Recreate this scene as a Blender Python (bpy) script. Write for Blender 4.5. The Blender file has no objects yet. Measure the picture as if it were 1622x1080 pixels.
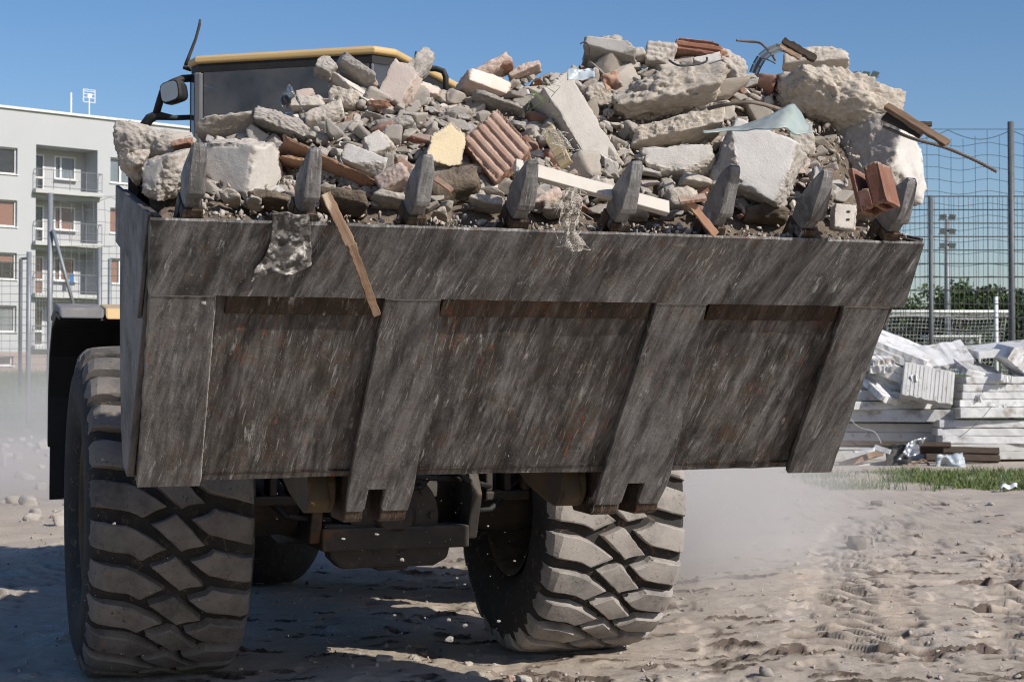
import bpy, bmesh, math, random
import numpy as np
from mathutils import Vector, Matrix

R = math.radians
sc = bpy.context.scene
COL = sc.collection
rng = random.Random(11)
nrg = np.random.RandomState(5)

# ------------------------------------------------------------------ camera, sky, sun
FPX, PCX, PCY, CAMH = 2600.0, 811.0, 540.0, 1.585
PITCH = math.atan(58.0 / FPX)
cam_d = bpy.data.cameras.new('camera')
cam = bpy.data.objects.new('camera', cam_d)
COL.objects.link(cam)
cam.location = (0, 0, CAMH)
cam.rotation_euler = (R(90) + PITCH, 0, 0)
cam_d.sensor_width = 36.0
cam_d.lens = FPX / 1622.0 * 36.0
cam_d.clip_start = 0.1
cam_d.clip_end = 3000
cam_d.dof.use_dof = True
cam_d.dof.focus_distance = 6.6
cam_d.dof.aperture_fstop = 10.0
sc.camera = cam

SUN_AZ, SUN_EL = R(52), R(33)      # azimuth from straight behind the camera towards its right
sun_dir = Vector((math.sin(SUN_AZ) * math.cos(SUN_EL), -math.cos(SUN_AZ) * math.cos(SUN_EL), math.sin(SUN_EL)))
sun_d = bpy.data.lights.new('sun', 'SUN')
sun_d.energy = 5.0
sun_d.angle = R(0.53)
sun_d.color = (1.0, 0.94, 0.86)
sun = bpy.data.objects.new('sun', sun_d)
COL.objects.link(sun)
sun.rotation_euler = sun_dir.to_track_quat('Z', 'Y').to_euler()
sun.location = (8, -8, 12)

world = bpy.data.worlds.new('World')
sc.world = world
world.use_nodes = True
wn = world.node_tree
bg = wn.nodes['Background']
sky = wn.nodes.new('ShaderNodeTexSky')
sky.sky_type = 'NISHITA'
sky.sun_disc = False
sky.sun_elevation = SUN_EL
sky.sun_rotation = math.atan2(sun_dir.x, sun_dir.y)
sky.altitude = 100
sky.air_density = 1.0
sky.dust_density = 0.8
sky.ozone_density = 1.6
hs = wn.nodes.new('ShaderNodeHueSaturation')
hs.inputs['Saturation'].default_value = 1.27
wn.links.new(sky.outputs['Color'], hs.inputs['Color'])
wb = wn.nodes.new('ShaderNodeMix'); wb.data_type = 'RGBA'; wb.blend_type = 'MULTIPLY'      # white balance of the picture
wb.inputs[0].default_value = 1.0; wb.inputs[7].default_value = (0.97, 0.955, 1.06, 1.0)
wn.links.new(hs.outputs['Color'], wb.inputs[6])
wn.links.new(wb.outputs[2], bg.inputs['Color'])
bg.inputs['Strength'].default_value = 0.106

sc.view_settings.view_transform = 'Standard'
sc.view_settings.look = 'None'
sc.view_settings.exposure = 0.0
sc.view_settings.gamma = 1.0
sc.view_settings.use_curve_mapping = False
sc.render.engine = 'CYCLES'
cy = sc.cycles
cy.use_denoising = True
cy.filter_width = 1.1
cy.max_bounces = 6
cy.diffuse_bounces = 4
cy.glossy_bounces = 3
cy.transmission_bounces = 4
cy.transparent_max_bounces = 16
cy.volume_bounces = 1
cy.volume_step_rate = 3.0
cy.volume_max_steps = 128
cy.caustics_reflective = False
cy.caustics_refractive = False
cy.sample_clamp_indirect = 4.0

# ------------------------------------------------------------------ pixel helpers (photo pixels -> places in the world)
_fw = Vector((0, math.cos(PITCH), math.sin(PITCH)))
_up = Vector((0, -math.sin(PITCH), math.cos(PITCH)))
CAMP = Vector((0, 0, CAMH))

def ray(px, py):
    return Vector((1, 0, 0)) * ((px - PCX) / FPX) + _up * ((PCY - py) / FPX) + _fw

def at(px, py, Y):
    r = ray(px, py)
    return CAMP + r * (Y / r.y)

def ground_at(px, py):
    r = ray(px, py)
    return CAMP + r * (-CAMH / r.z)

# ------------------------------------------------------------------ mesh helpers
class MB:
    """collects shapes, builds one mesh object"""
    def __init__(s, M=None):
        s.v, s.f, s.M = [], [], M
    def add(s, vs, fs, M=None):
        b = len(s.v)
        for p in vs:
            p = Vector(p)
            if M is not None: p = M @ p
            if s.M is not None: p = s.M @ p
            s.v.append(p)
        s.f += [tuple(i + b for i in f) for f in fs]
        return s
    def box(s, c, d, M=None):
        x, y, z = d[0] / 2, d[1] / 2, d[2] / 2
        T = Matrix.Translation(c) if M is None else Matrix.Translation(c) @ M
        vs = [(-x, -y, -z), (x, -y, -z), (x, y, -z), (-x, y, -z), (-x, -y, z), (x, -y, z), (x, y, z), (-x, y, z)]
        return s.add(vs, [(0, 3, 2, 1), (4, 5, 6, 7), (0, 1, 5, 4), (1, 2, 6, 5), (2, 3, 7, 6), (3, 0, 4, 7)], T)
    def prism(s, poly, e0, e1, fn):
        """poly of (a,b); extruded from e0 to e1; fn(a,b,e)->xyz"""
        n = len(poly)
        vs = [fn(a, b, e0) for a, b in poly] + [fn(a, b, e1) for a, b in poly]
        fs = [tuple(range(n))[::-1], tuple(range(n, 2 * n))]
        fs += [(i, (i + 1) % n, n + (i + 1) % n, n + i) for i in range(n)]
        return s.add(vs, fs)
    def tube(s, pts, r, n=6, cap=True):
        pts = [Vector(p) for p in pts]
        m = len(pts)
        rs = r if isinstance(r, (list, tuple)) else [r] * m
        prev = None
        vs, fs = [], []
        for i, p in enumerate(pts):
            t = (pts[min(i + 1, m - 1)] - pts[max(i - 1, 0)])
            t = t.normalized() if t.length > 1e-9 else Vector((0, 0, 1))
            if prev is None:
                a = t.cross(Vector((0, 0, 1)))
                if a.length < 1e-3: a = t.cross(Vector((1, 0, 0)))
                a.normalize()
            else:
                a = prev - t * prev.dot(t)
                a.normalize()
            prev = a
            b = t.cross(a)
            for k in range(n):
                an = 2 * math.pi * k / n
                vs.append(p + (a * math.cos(an) + b * math.sin(an)) * rs[i])
        for i in range(m - 1):
            for k in range(n):
                fs.append((i * n + k, i * n + (k + 1) % n, (i + 1) * n + (k + 1) % n, (i + 1) * n + k))
        if cap:
            fs.append(tuple(range(n))[::-1])
            fs.append(tuple(range((m - 1) * n, m * n)))
        return s.add(vs, fs)
    def lathe(s, prof, n=48, fn=None, closed=False):
        """prof (w,r); around x axis"""
        vs, fs = [], []
        m = len(prof)
        for k in range(n):
            a = 2 * math.pi * k / n
            for w, r in prof:
                vs.append((w, r * math.sin(a), r * math.cos(a)))
        for k in range(n):
            k2 = (k + 1) % n
            for j in range(m if closed else m - 1):
                j2 = (j + 1) % m
                fs.append((k * m + j, k * m + j2, k2 * m + j2, k2 * m + j))
        return s.add(vs, fs)
    def build(s, name, mat, parent=None, smooth=False, bevel=0.0, segs=2, recalc=True, solid=0.0):
        me = bpy.data.meshes.new(name)
        me.from_pydata([tuple(p) for p in s.v], [], s.f)
        if recalc:
            bm = bmesh.new(); bm.from_mesh(me)
            bmesh.ops.recalc_face_normals(bm, faces=bm.faces)
            bm.to_mesh(me); bm.free()
        if smooth: me.shade_smooth()
        me.materials.append(mat)
        o = bpy.data.objects.new(name, me)
        COL.objects.link(o)
        if parent is not None: o.parent = parent
        if solid:
            md = o.modifiers.new('solid', 'SOLIDIFY'); md.thickness = solid; md.offset = 0
        if bevel:
            md = o.modifiers.new('bevel', 'BEVEL'); md.width = bevel; md.segments = segs
            md.limit_method = 'ANGLE'; md.angle_limit = R(40)
        return o

def tag(o, label=None, cat=None, group=None, kind=None):
    if label: o['label'] = label
    if cat: o['category'] = cat
    if group: o['group'] = group
    if kind: o['kind'] = kind
    return o

def empty(name, loc=(0, 0, 0), rz=0.0, label=None, cat=None, group=None):
    o = bpy.data.objects.new(name, None)
    o.empty_display_size = 0.2
    COL.objects.link(o)
    o.location = loc
    o.rotation_euler = (0, 0, rz)
    return tag(o, label, cat, group)

def np_mesh(name, v, f, mat, smooth=False):
    """v Nx3, f Mx3/4 int arrays"""
    me = bpy.data.meshes.new(name)
    v = np.asarray(v, dtype=np.float32); f = np.asarray(f, dtype=np.int32)
    k = f.shape[1]
    me.vertices.add(len(v)); me.vertices.foreach_set('co', v.ravel())
    me.loops.add(f.size); me.loops.foreach_set('vertex_index', f.ravel())
    me.polygons.add(len(f))
    me.polygons.foreach_set('loop_start', np.arange(0, f.size, k, dtype=np.int32))
    me.polygons.foreach_set('loop_total', np.full(len(f), k, dtype=np.int32))
    me.update(calc_edges=True)
    if smooth: me.shade_smooth()
    if isinstance(mat, (list, tuple)):
        for m_ in mat: me.materials.append(m_)
    else:
        me.materials.append(mat)
    return me

# ------------------------------------------------------------------ numpy value noise
def _hash(ix, iy, iz, seed):
    h = (ix * 374761393 + iy * 668265263 + iz * 2147483647 + seed * 1274126177) & 0xFFFFFFFF
    h = ((h ^ (h >> 13)) * 1274126177) & 0xFFFFFFFF
    h = ((h ^ (h >> 16)) * 2246822519) & 0xFFFFFFFF
    return ((h ^ (h >> 15)) & 0xFFFF) / 32767.5 - 1.0

def vnoise(p, seed=0):
    i = np.floor(p).astype(np.int64)
    t = p - i
    t = t * t * t * (t * (t * 6 - 15) + 10)
    x, y, z = i[:, 0], i[:, 1], i[:, 2]
    def c(a, b, d): return _hash(x + a, y + b, z + d, seed)
    tx, ty, tz = t[:, 0], t[:, 1], t[:, 2]
    a = c(0, 0, 0) * (1 - tx) + c(1, 0, 0) * tx
    b = c(0, 1, 0) * (1 - tx) + c(1, 1, 0) * tx
    d = c(0, 0, 1) * (1 - tx) + c(1, 0, 1) * tx
    e = c(0, 1, 1) * (1 - tx) + c(1, 1, 1) * tx
    return (a * (1 - ty) + b * ty) * (1 - tz) + (d * (1 - ty) + e * ty) * tz

def fbm(p, seed=0, oct=4, gain=0.5):
    r = 0; a = 1.0; n = 0
    q = np.array(p, dtype=float)
    for k in range(oct):
        r = r + a * vnoise(q, seed + 17 * k); n += a
        a *= gain; q = q * 2.03 + 11.7
    return r / n

# ------------------------------------------------------------------ materials
def new_mat(name):
    m = bpy.data.materials.new(name); m.use_nodes = True
    return m, m.node_tree, m.node_tree.nodes['Principled BSDF']

def nd(nt, typ, props=None, **ins):
    n = nt.nodes.new(typ)
    for k, v in (props or {}).items(): setattr(n, k, v)
    for k, v in ins.items():
        key = int(k[1:]) if k[0] == 'i' and k[1:].isdigit() else k
        sock = n.inputs[key]
        if isinstance(v, bpy.types.NodeSocket): nt.links.new(v, sock)
        else: sock.default_value = v
    return n

def c4(c): return (c[0], c[1], c[2], 1.0)

def mix(nt, fac, a, b, blend='MIX'):
    n = nt.nodes.new('ShaderNodeMix'); n.data_type = 'RGBA'; n.blend_type = blend
    for k, v in ((0, fac), (6, a), (7, b)):
        if isinstance(v, bpy.types.NodeSocket): nt.links.new(v, n.inputs[k])
        else: n.inputs[k].default_value = c4(v) if isinstance(v, tuple) and len(v) == 3 else v
    return n.outputs[2]

def ramp(nt, fac, lo, hi):
    n = nd(nt, 'ShaderNodeMapRange', dict(clamp=True), i0=fac, i1=lo, i2=hi)
    return n.outputs[0]

def mth(nt, op, a, b=0.5):
    n = nt.nodes.new('ShaderNodeMath'); n.operation = op
    for k, v in ((0, a), (1, b)):
        if isinstance(v, bpy.types.NodeSocket): nt.links.new(v, n.inputs[k])
        else: n.inputs[k].default_value = v
    return n.outputs[0]

def objco(nt, rand=True, scale=None, rot=None):
    tc = nd(nt, 'ShaderNodeTexCoord')
    v = tc.outputs['Object']
    if rand:
        oi = nd(nt, 'ShaderNodeObjectInfo')
        o3 = nd(nt, 'ShaderNodeVectorMath', dict(operation='SCALE'), i0=(37., 19., 53.), Scale=oi.outputs['Random'])
        v = nd(nt, 'ShaderNodeVectorMath', dict(operation='ADD'), i0=v, i1=o3.outputs[0]).outputs[0]
    if rot: v = nd(nt, 'ShaderNodeMapping', None, Vector=v, Rotation=rot).outputs[0]
    if scale: v = nd(nt, 'ShaderNodeMapping', None, Vector=v, Scale=scale).outputs[0]
    return v

def noise(nt, v, scale, detail=4, rough=0.55, dist=0.0):
    return nd(nt, 'ShaderNodeTexNoise', None, Vector=v, Scale=scale, Detail=detail, Roughness=rough, Distortion=dist).outputs[0]

def up_mask(nt, lo, hi):
    g = nd(nt, 'ShaderNodeNewGeometry')
    s = nd(nt, 'ShaderNodeSeparateXYZ', None, i0=g.outputs['Normal'])
    return ramp(nt, s.outputs[2], lo, hi)

def set_bump(nt, b, h, strength, dist):
    n = nd(nt, 'ShaderNodeBump', None, Strength=strength, Distance=dist, Height=h)
    nt.links.new(n.outputs[0], b.inputs['Normal'])

def pm(name, c1, c2, scale=4.0, rough=0.8, bump=0.3, bscale=40.0, bdist=0.004, metallic=0.0, dust=None, dust_rng=(0.2, 0.9), dust_amt=0.7,
       spot=None, spot_scale=8.0, spot_rng=(0.6, 0.68), spec=0.3, rand_v=0.0, stretch=None, co_rand=True):
    m, nt, b = new_mat(name)
    v = objco(nt, co_rand, stretch)
    f = ramp(nt, noise(nt, v, scale, 6, 0.62), 0.3, 0.7)
    col = mix(nt, f, c1, c2)
    if spot:
        sfac = ramp(nt, noise(nt, v, spot_scale, 5, 0.6), *spot_rng)
        col = mix(nt, sfac, col, spot)
    if rand_v:
        oi = nd(nt, 'ShaderNodeObjectInfo')
        val = nd(nt, 'ShaderNodeMapRange', None, i0=oi.outputs['Random'], i3=1 - rand_v, i4=1 + rand_v).outputs[0]
        hsv = nd(nt, 'ShaderNodeHueSaturation', None, Value=val, Color=col)
        col = hsv.outputs[0]
    if dust:
        dm = mth(nt, 'MULTIPLY', up_mask(nt, *dust_rng), ramp(nt, noise(nt, v, scale * 2.5, 5), 0.25, 0.6))
        col = mix(nt, mth(nt, 'MULTIPLY', dm, dust_amt), col, dust)
    nt.links.new(col, b.inputs['Base Color'])
    b.inputs['Roughness'].default_value = rough
    b.inputs['Metallic'].default_value = metallic
    b.inputs['Specular IOR Level'].default_value = spec
    if bump: set_bump(nt, b, noise(nt, v, bscale, 6, 0.65), bump, bdist)
    return m

DUST = (0.57, 0.515, 0.45)

def rock_mat(name, clean1, clean2, raw1, raw2, agg=True, bump=0.7):
    """clean = finished face, raw = broken face (attribute 'raw')"""
    m, nt, b = new_mat(name)
    v = objco(nt, True)
    at_ = nd(nt, 'ShaderNodeAttribute', dict(attribute_name='raw'))
    rawf = at_.outputs['Fac']
    n1 = ramp(nt, noise(nt, v, 9, 6, 0.65), 0.3, 0.7)
    n2 = ramp(nt, noise(nt, v, 38, 6, 0.7), 0.28, 0.72)
    cc = mix(nt, n1, clean1, clean2)
    # dirt smears and small holes in the finished face
    cc = mix(nt, mth(nt, 'MULTIPLY', ramp(nt, noise(nt, v, 5, 7, 0.7, 0.6), 0.54, 0.72), 0.65), cc, raw2)
    cr = mix(nt, n2, raw1, raw2)
    if agg:
        vo = nd(nt, 'ShaderNodeTexVoronoi', None, Vector=v, Scale=70.0)
        am = ramp(nt, vo.outputs['Distance'], 0.34, 0.22)
        tone = nd(nt, 'ShaderNodeSeparateColor', None, i0=vo.outputs['Color']).outputs[0]
        acol = mix(nt, tone, (0.16, 0.135, 0.11), (0.50, 0.45, 0.39))
        cr = mix(nt, mth(nt, 'MULTIPLY', am, mth(nt, 'MULTIPLY', ramp(nt, tone, 0.4, 0.6), 0.7)), cr, acol)
    col = mix(nt, rawf, cc, cr)
    oi = nd(nt, 'ShaderNodeObjectInfo')
    val = nd(nt, 'ShaderNodeMapRange', None, i0=oi.outputs['Random'], i3=0.90, i4=1.22).outputs[0]
    col = nd(nt, 'ShaderNodeHueSaturation', None, Saturation=(1.0 if name in ('brick', 'cream_plaster', 'dusty_tile') else 0.78), Value=val, Color=col).outputs[0]
    dm = mth(nt, 'MULTIPLY', up_mask(nt, 0.25, 0.95), ramp(nt, noise(nt, v, 14, 5), 0.3, 0.6))
    col = mix(nt, mth(nt, 'MULTIPLY', dm, 0.72), col, DUST)
    nt.links.new(col, b.inputs['Base Color'])
    b.inputs['Roughness'].default_value = 0.92
    b.inputs['Specular IOR Level'].default_value = 0.15
    h1 = noise(nt, v, 55, 8, 0.72)
    h2 = noise(nt, v, 160, 4, 0.7)
    hh = mth(nt, 'ADD', mth(nt, 'MULTIPLY', h1, mth(nt, 'ADD', mth(nt, 'MULTIPLY', rawf, 0.85), 0.15)), mth(nt, 'MULTIPLY', h2, 0.25))
    set_bump(nt, b, hh, bump, 0.012)
    return m

M = {}
M['concrete'] = rock_mat('concrete', (0.552, 0.516, 0.462), (0.456, 0.420, 0.372), (0.516, 0.456, 0.378), (0.360, 0.312, 0.252))
M['grey_concrete'] = rock_mat('grey_concrete', (0.480, 0.462, 0.432), (0.384, 0.366, 0.336), (0.396, 0.360, 0.318), (0.228, 0.210, 0.186))
M['rough_beige'] = rock_mat('rough_beige', (0.644, 0.621, 0.575), (0.529, 0.494, 0.448), (0.575, 0.500, 0.402), (0.385, 0.322, 0.247), bump=1.0)
M['white_plaster'] = rock_mat('white_plaster', (0.611, 0.591, 0.557), (0.523, 0.493, 0.453), (0.473, 0.424, 0.364), (0.326, 0.286, 0.237))
M['pink_plaster'] = rock_mat('pink_plaster', (0.609, 0.506, 0.437), (0.540, 0.425, 0.345), (0.483, 0.380, 0.310), (0.414, 0.276, 0.207), agg=False)
M['cream_plaster'] = rock_mat('cream_plaster', (0.66, 0.55, 0.36), (0.59, 0.49, 0.33), (0.42, 0.36, 0.29), (0.30, 0.25, 0.2))
M['brick'] = rock_mat('brick', (0.25, 0.118, 0.078), (0.18, 0.082, 0.055), (0.30, 0.135, 0.085), (0.32, 0.22, 0.17), agg=False)
M['dusty_tile'] = rock_mat('dusty_tile', (0.36, 0.25, 0.195), (0.29, 0.185, 0.14), (0.33, 0.21, 0.16), (0.26, 0.15, 0.105), agg=False)
M['earth'] = pm('earth', (0.105, 0.082, 0.062), (0.20, 0.16, 0.12), 12, 0.95, 1.0, 60, 0.012, spec=0.1, dust=(0.36, 0.3, 0.24), dust_rng=(0.3, 1.0), dust_amt=0.5)
M['rubble_dirt'] = pm('rubble_dirt', (0.12, 0.095, 0.072), (0.24, 0.195, 0.155), 10, 0.95, 1.0, 70, 0.014, spec=0.1)
M['wood'] = pm('wood', (0.31, 0.21, 0.14), (0.14, 0.085, 0.05), 9, 0.8, 0.5, 30, 0.003, stretch=(6, 6, 0.6), spot=(0.5, 0.40, 0.30), spot_scale=5)
M['dark_wood'] = pm('dark_wood', (0.085, 0.060, 0.042), (0.035, 0.027, 0.022), 9, 0.8, 0.5, 30, 0.003, stretch=(6, 6, 0.6))
M['white_wood'] = pm('white_wood', (0.56, 0.525, 0.465), (0.47, 0.43, 0.375), 7, 0.6, 0.15, 50, 0.002, spot=(0.38, 0.28, 0.2), spot_scale=14, spot_rng=(0.64, 0.70))
M['yellow_wood'] = pm('yellow_wood', (0.50, 0.41, 0.24), (0.40, 0.31, 0.18), 7, 0.7, 0.2, 50, 0.002)
M['fibreboard'] = pm('fibreboard', (0.38, 0.235, 0.155), (0.27, 0.145, 0.09), 8, 0.9, 0.7, 50, 0.006, dust=DUST, dust_amt=0.6)
M['black_plastic'] = pm('black_plastic', (0.012, 0.012, 0.013), (0.022, 0.021, 0.02), 6, 0.6, 0.1, 60, 0.001, dust=(0.2, 0.18, 0.16), dust_amt=0.35)
M['cab_trim'] = pm('cab_trim', (0.085, 0.088, 0.09), (0.065, 0.067, 0.07), 3, 0.8, 0.1, 30, 0.002)
M['dark_metal'] = pm('dark_metal', (0.030, 0.028, 0.026), (0.06, 0.05, 0.042), 5, 0.7, 0.4, 40, 0.003, spot=(0.11, 0.065, 0.035), spot_scale=5, dust=(0.25, 0.22, 0.19), dust_amt=0.5)
M['yellow_paint'] = pm('yellow_paint', (0.58, 0.40, 0.17), (0.52, 0.36, 0.155), 3, 0.5, 0.05, 60, 0.001, spec=0.4, dust=(0.55, 0.45, 0.32), dust_amt=0.7, spot=(0.3, 0.2, 0.1), spot_rng=(0.68, 0.74))
M['dirty_yellow'] = pm('dirty_yellow', (0.10, 0.063, 0.022), (0.042, 0.031, 0.02), 4, 0.7, 0.3, 40, 0.003, spot=(0.05, 0.04, 0.03), spot_scale=5, spot_rng=(0.5, 0.62))
M['grey_cap'] = pm('grey_cap', (0.10, 0.105, 0.115), (0.15, 0.15, 0.155), 5, 0.6, 0.1, 60, 0.001, dust=(0.35, 0.31, 0.27))
M['galvanised'] = pm('galvanised', (0.20, 0.215, 0.23), (0.26, 0.275, 0.29), 8, 0.5, 0.05, 60, 0.001, metallic=0.3)
M['fence_post'] = pm('fence_post', (0.10, 0.11, 0.115), (0.14, 0.15, 0.155), 8, 0.55, 0.05, 60, 0.001, metallic=0.2)
M['wire'] = pm('wire', (0.06, 0.065, 0.065), (0.09, 0.095, 0.095), 8, 0.6, 0, metallic=0.2)
M['netting'] = pm('netting', (0.045, 0.06, 0.055), (0.06, 0.075, 0.07), 8, 0.9, 0)
M['white_net'] = pm('white_net', (0.75, 0.75, 0.75), (0.7, 0.7, 0.7), 8, 0.9, 0)
M['rebar'] = pm('rebar', (0.24, 0.20, 0.165), (0.13, 0.10, 0.08), 30, 0.8, 0.4, 80, 0.002, metallic=0.2)
M['silver'] = pm('silver', (0.40, 0.41, 0.43), (0.30, 0.31, 0.33), 12, 0.35, 0.4, 20, 0.006, metallic=0.8)
M['teal_sheet'] = pm('teal_sheet', (0.30, 0.385, 0.36), (0.23, 0.30, 0.285), 7, 0.45, 0.3, 25, 0.004, dust=DUST, dust_amt=0.45, spec=0.5)
M['rag'] = pm('rag', (0.075, 0.07, 0.065), (0.16, 0.15, 0.14), 22, 0.95, 0.8, 90, 0.004, spot=(0.62, 0.59, 0.55), spot_scale=22, spot_rng=(0.52, 0.62))
M['gauze'] = pm('gauze', (0.60, 0.56, 0.50), (0.5, 0.45, 0.38), 30, 0.95, 0)
M['facade'] = pm('facade', (0.45, 0.46, 0.468), (0.428, 0.438, 0.448), 0.6, 0.9, 0.05, 30, 0.003, co_rand=False)
M['plinth'] = pm('plinth', (0.36, 0.27, 0.23), (0.33, 0.25, 0.21), 1.5, 0.9, 0.1, 30, 0.003)
M['slab_grey'] = pm('slab_grey', (0.50, 0.50, 0.49), (0.46, 0.46, 0.45), 1.0, 0.9, 0, 30)
M['white_frame'] = pm('white_frame', (0.78, 0.78, 0.77), (0.74, 0.74, 0.73), 2, 0.5, 0)
M['blind_orange'] = pm('blind_orange', (0.62, 0.25, 0.15), (0.58, 0.23, 0.14), 2, 0.8, 0)
M['curtain'] = pm('curtain', (0.30, 0.32, 0.34), (0.5, 0.5, 0.5), 3, 0.9, 0, stretch=(3, 3, 0.2))
M['room_dark'] = pm('room_dark', (0.05, 0.052, 0.055), (0.08, 0.08, 0.08), 1, 0.9, 0)
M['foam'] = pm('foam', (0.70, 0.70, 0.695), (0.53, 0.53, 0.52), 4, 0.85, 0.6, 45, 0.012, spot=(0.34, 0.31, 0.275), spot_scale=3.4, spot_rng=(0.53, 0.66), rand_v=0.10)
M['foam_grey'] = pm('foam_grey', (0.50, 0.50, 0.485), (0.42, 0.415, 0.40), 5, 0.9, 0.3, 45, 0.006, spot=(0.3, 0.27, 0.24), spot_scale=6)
M['grass'] = pm('grass', (0.065, 0.12, 0.026), (0.16, 0.19, 0.065), 5.0, 0.7, 0, rand_v=0.0)
M['leaf'] = pm('leaf', (0.028, 0.055, 0.018), (0.06, 0.095, 0.03), 0.9, 0.7, 0)
M['leaf_light'] = pm('leaf_light', (0.05, 0.085, 0.028), (0.085, 0.12, 0.04), 0.9, 0.7, 0)
M['bark'] = pm('bark', (0.10, 0.075, 0.055), (0.06, 0.045, 0.035), 4, 0.9, 0.5, 20, 0.01)
M['blue_paint'] = pm('blue_paint', (0.03, 0.16, 0.40), (0.03, 0.14, 0.36), 4, 0.6, 0)
M['plastic_sheet'] = pm('plastic_sheet', (0.48, 0.53, 0.55), (0.36, 0.40, 0.42), 6, 0.4, 0.4, 14, 0.01, spec=0.5)
M['stone_dark'] = pm('stone_dark', (0.12, 0.10, 0.085), (0.19, 0.165, 0.14), 12, 0.9, 0.8, 60, 0.008)
M['lens'] = pm('lens', (0.30, 0.33, 0.36), (0.24, 0.27, 0.3), 6, 0.25, 0, spec=0.6)
M['weed'] = pm('weed', (0.08, 0.14, 0.035), (0.12, 0.18, 0.05), 20, 0.7, 0)

def steel_mat(name, base1, base2, streak, rust_amt, white_amt, rough=0.5, lean=0.08, metallic=0.40):
    m, nt, b = new_mat(name)
    tc = nd(nt, 'ShaderNodeTexCoord')
    # x along the bucket, y along its floor, z out of it
    rot = nd(nt, 'ShaderNodeMapping', None, Vector=tc.outputs['Object'], Rotation=(R(50.4), 0, 0)).outputs[0]
    # slow warp so that scratches are not parallel
    wv = nd(nt, 'ShaderNodeTexNoise', None, Vector=rot, Scale=2.6, Detail=3.0).outputs['Color']
    wv = nd(nt, 'ShaderNodeVectorMath', dict(operation='SUBTRACT'), i0=wv, i1=(0.5, 0.5, 0.5)).outputs[0]
    wv = nd(nt, 'ShaderNodeVectorMath', dict(operation='SCALE'), i0=wv, Scale=0.035).outputs[0]
    wrp = nd(nt, 'ShaderNodeVectorMath', dict(operation='ADD'), i0=rot, i1=wv).outputs[0]
    def st(sx, sy, ang, detail=7, rgh=0.72, dist=0.05, off=0.0):
        v1 = nd(nt, 'ShaderNodeMapping', None, Vector=wrp, Rotation=(0, 0, -ang), Location=(off, off * .7, 0)).outputs[0]
        vv = nd(nt, 'ShaderNodeMapping', None, Vector=v1, Scale=(sx, sy, sy)).outputs[0]
        return noise(nt, vv, 1.0, detail, rgh, dist)
    big = noise(nt, rot, 1.7, 5, 0.62)
    big2 = noise(nt, nd(nt, 'ShaderNodeMapping', None, Vector=rot, Location=(3.1, 7.7, 1.3)).outputs[0], 2.9, 6, 0.65)
    med = noise(nt, rot, 8, 7, 0.7)
    fine = noise(nt, rot, 60, 6, 0.7)
    s1 = st(20, 3.0, lean); s2 = st(80, 7.0, lean * 1.3, off=2.0); s3 = st(150, 10, -0.1, off=5.0); s4 = st(110, 8, -0.55, off=9.0)
    col = mix(nt, ramp(nt, big, 0.35, 0.65), base1, base2)
    dark = tuple(0.38 * c for c in base2)
    col = mix(nt, mth(nt, 'MULTIPLY', ramp(nt, s1, 0.52, 0.38), 0.8), col, dark)
    col = mix(nt, mth(nt, 'MULTIPLY', ramp(nt, s1, 0.52, 0.68), 0.6), col, streak)
    col = mix(nt, mth(nt, 'MULTIPLY', ramp(nt, fine, 0.55, 0.75), 0.35), col, dark)
    col = mix(nt, mth(nt, 'MULTIPLY', mth(nt, 'MULTIPLY', ramp(nt, big2, 0.50, 0.36), ramp(nt, s1, 0.62, 0.42)), 0.75), col, tuple(0.3 * c for c in base2))
    # brown film of earth in patches
    col = mix(nt, mth(nt, 'MULTIPLY', ramp(nt, big2, 0.48, 0.66), 0.20 * min(1, rust_amt * 1.4)), col, (0.105, 0.072, 0.050))
    # rust
    rm = mth(nt, 'MULTIPLY', ramp(nt, med, 0.52, 0.66), ramp(nt, st(36, 6, lean, off=4.0), 0.42, 0.62))
    col = mix(nt, mth(nt, 'MULTIPLY', rm, rust_amt), col, (0.13, 0.062, 0.030))
    orr = mth(nt, 'MULTIPLY', ramp(nt, noise(nt, rot, 2.7, 4, 0.6), 0.53, 0.64), ramp(nt, st(40, 9, 0.1, off=6.0), 0.56, 0.66))
    col = mix(nt, mth(nt, 'MULTIPLY', orr, min(1.0, rust_amt)), col, (0.36, 0.11, 0.045))
    # hairline scratches, three directions, each only in places
    for sx_, lo, msk in ((s2, 0.57, big2), (s3, 0.61, big), (s4, 0.63, med)):
        h_ = mth(nt, 'MULTIPLY', ramp(nt, sx_, lo, lo + 0.07), ramp(nt, msk, 0.40, 0.58))
        col = mix(nt, mth(nt, 'MULTIPLY', h_, 0.6), col, tuple(min(.6, 1.4 * c) for c in streak))
    # broad scrapes rubbed bright
    s5 = mth(nt, 'MULTIPLY', ramp(nt, st(5, 1.6, lean * 1.2 + 0.05, 5, 0.6, 0.1, 15.0), 0.55, 0.63), ramp(nt, st(60, 7, lean * 1.2 + 0.05, 6, 0.7, 0.05, 17.0), 0.45, 0.66))
    col = mix(nt, mth(nt, 'MULTIPLY', s5, 0.42), col, streak)
    # chalky scuffs left by concrete, and bits of caked mortar
    w1 = mth(nt, 'MULTIPLY', ramp(nt, st(30, 6, lean * 0.6, 8, 0.78, 0.25, 12.0), 0.555, 0.62), ramp(nt, noise(nt, rot, 4.3, 5, 0.65), 0.50, 0.60))
    w2 = mth(nt, 'MULTIPLY', ramp(nt, noise(nt, rot, 26, 8, 0.75, 1.2), 0.62, 0.68), ramp(nt, noise(nt, rot, 5.9, 4, 0.6), 0.52, 0.60))
    col = mix(nt, mth(nt, 'MULTIPLY', w1, 0.9 * white_amt), col, (0.46, 0.445, 0.42))
    col = mix(nt, mth(nt, 'MULTIPLY', w2, 0.75 * white_amt), col, (0.42, 0.37, 0.31))
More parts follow.
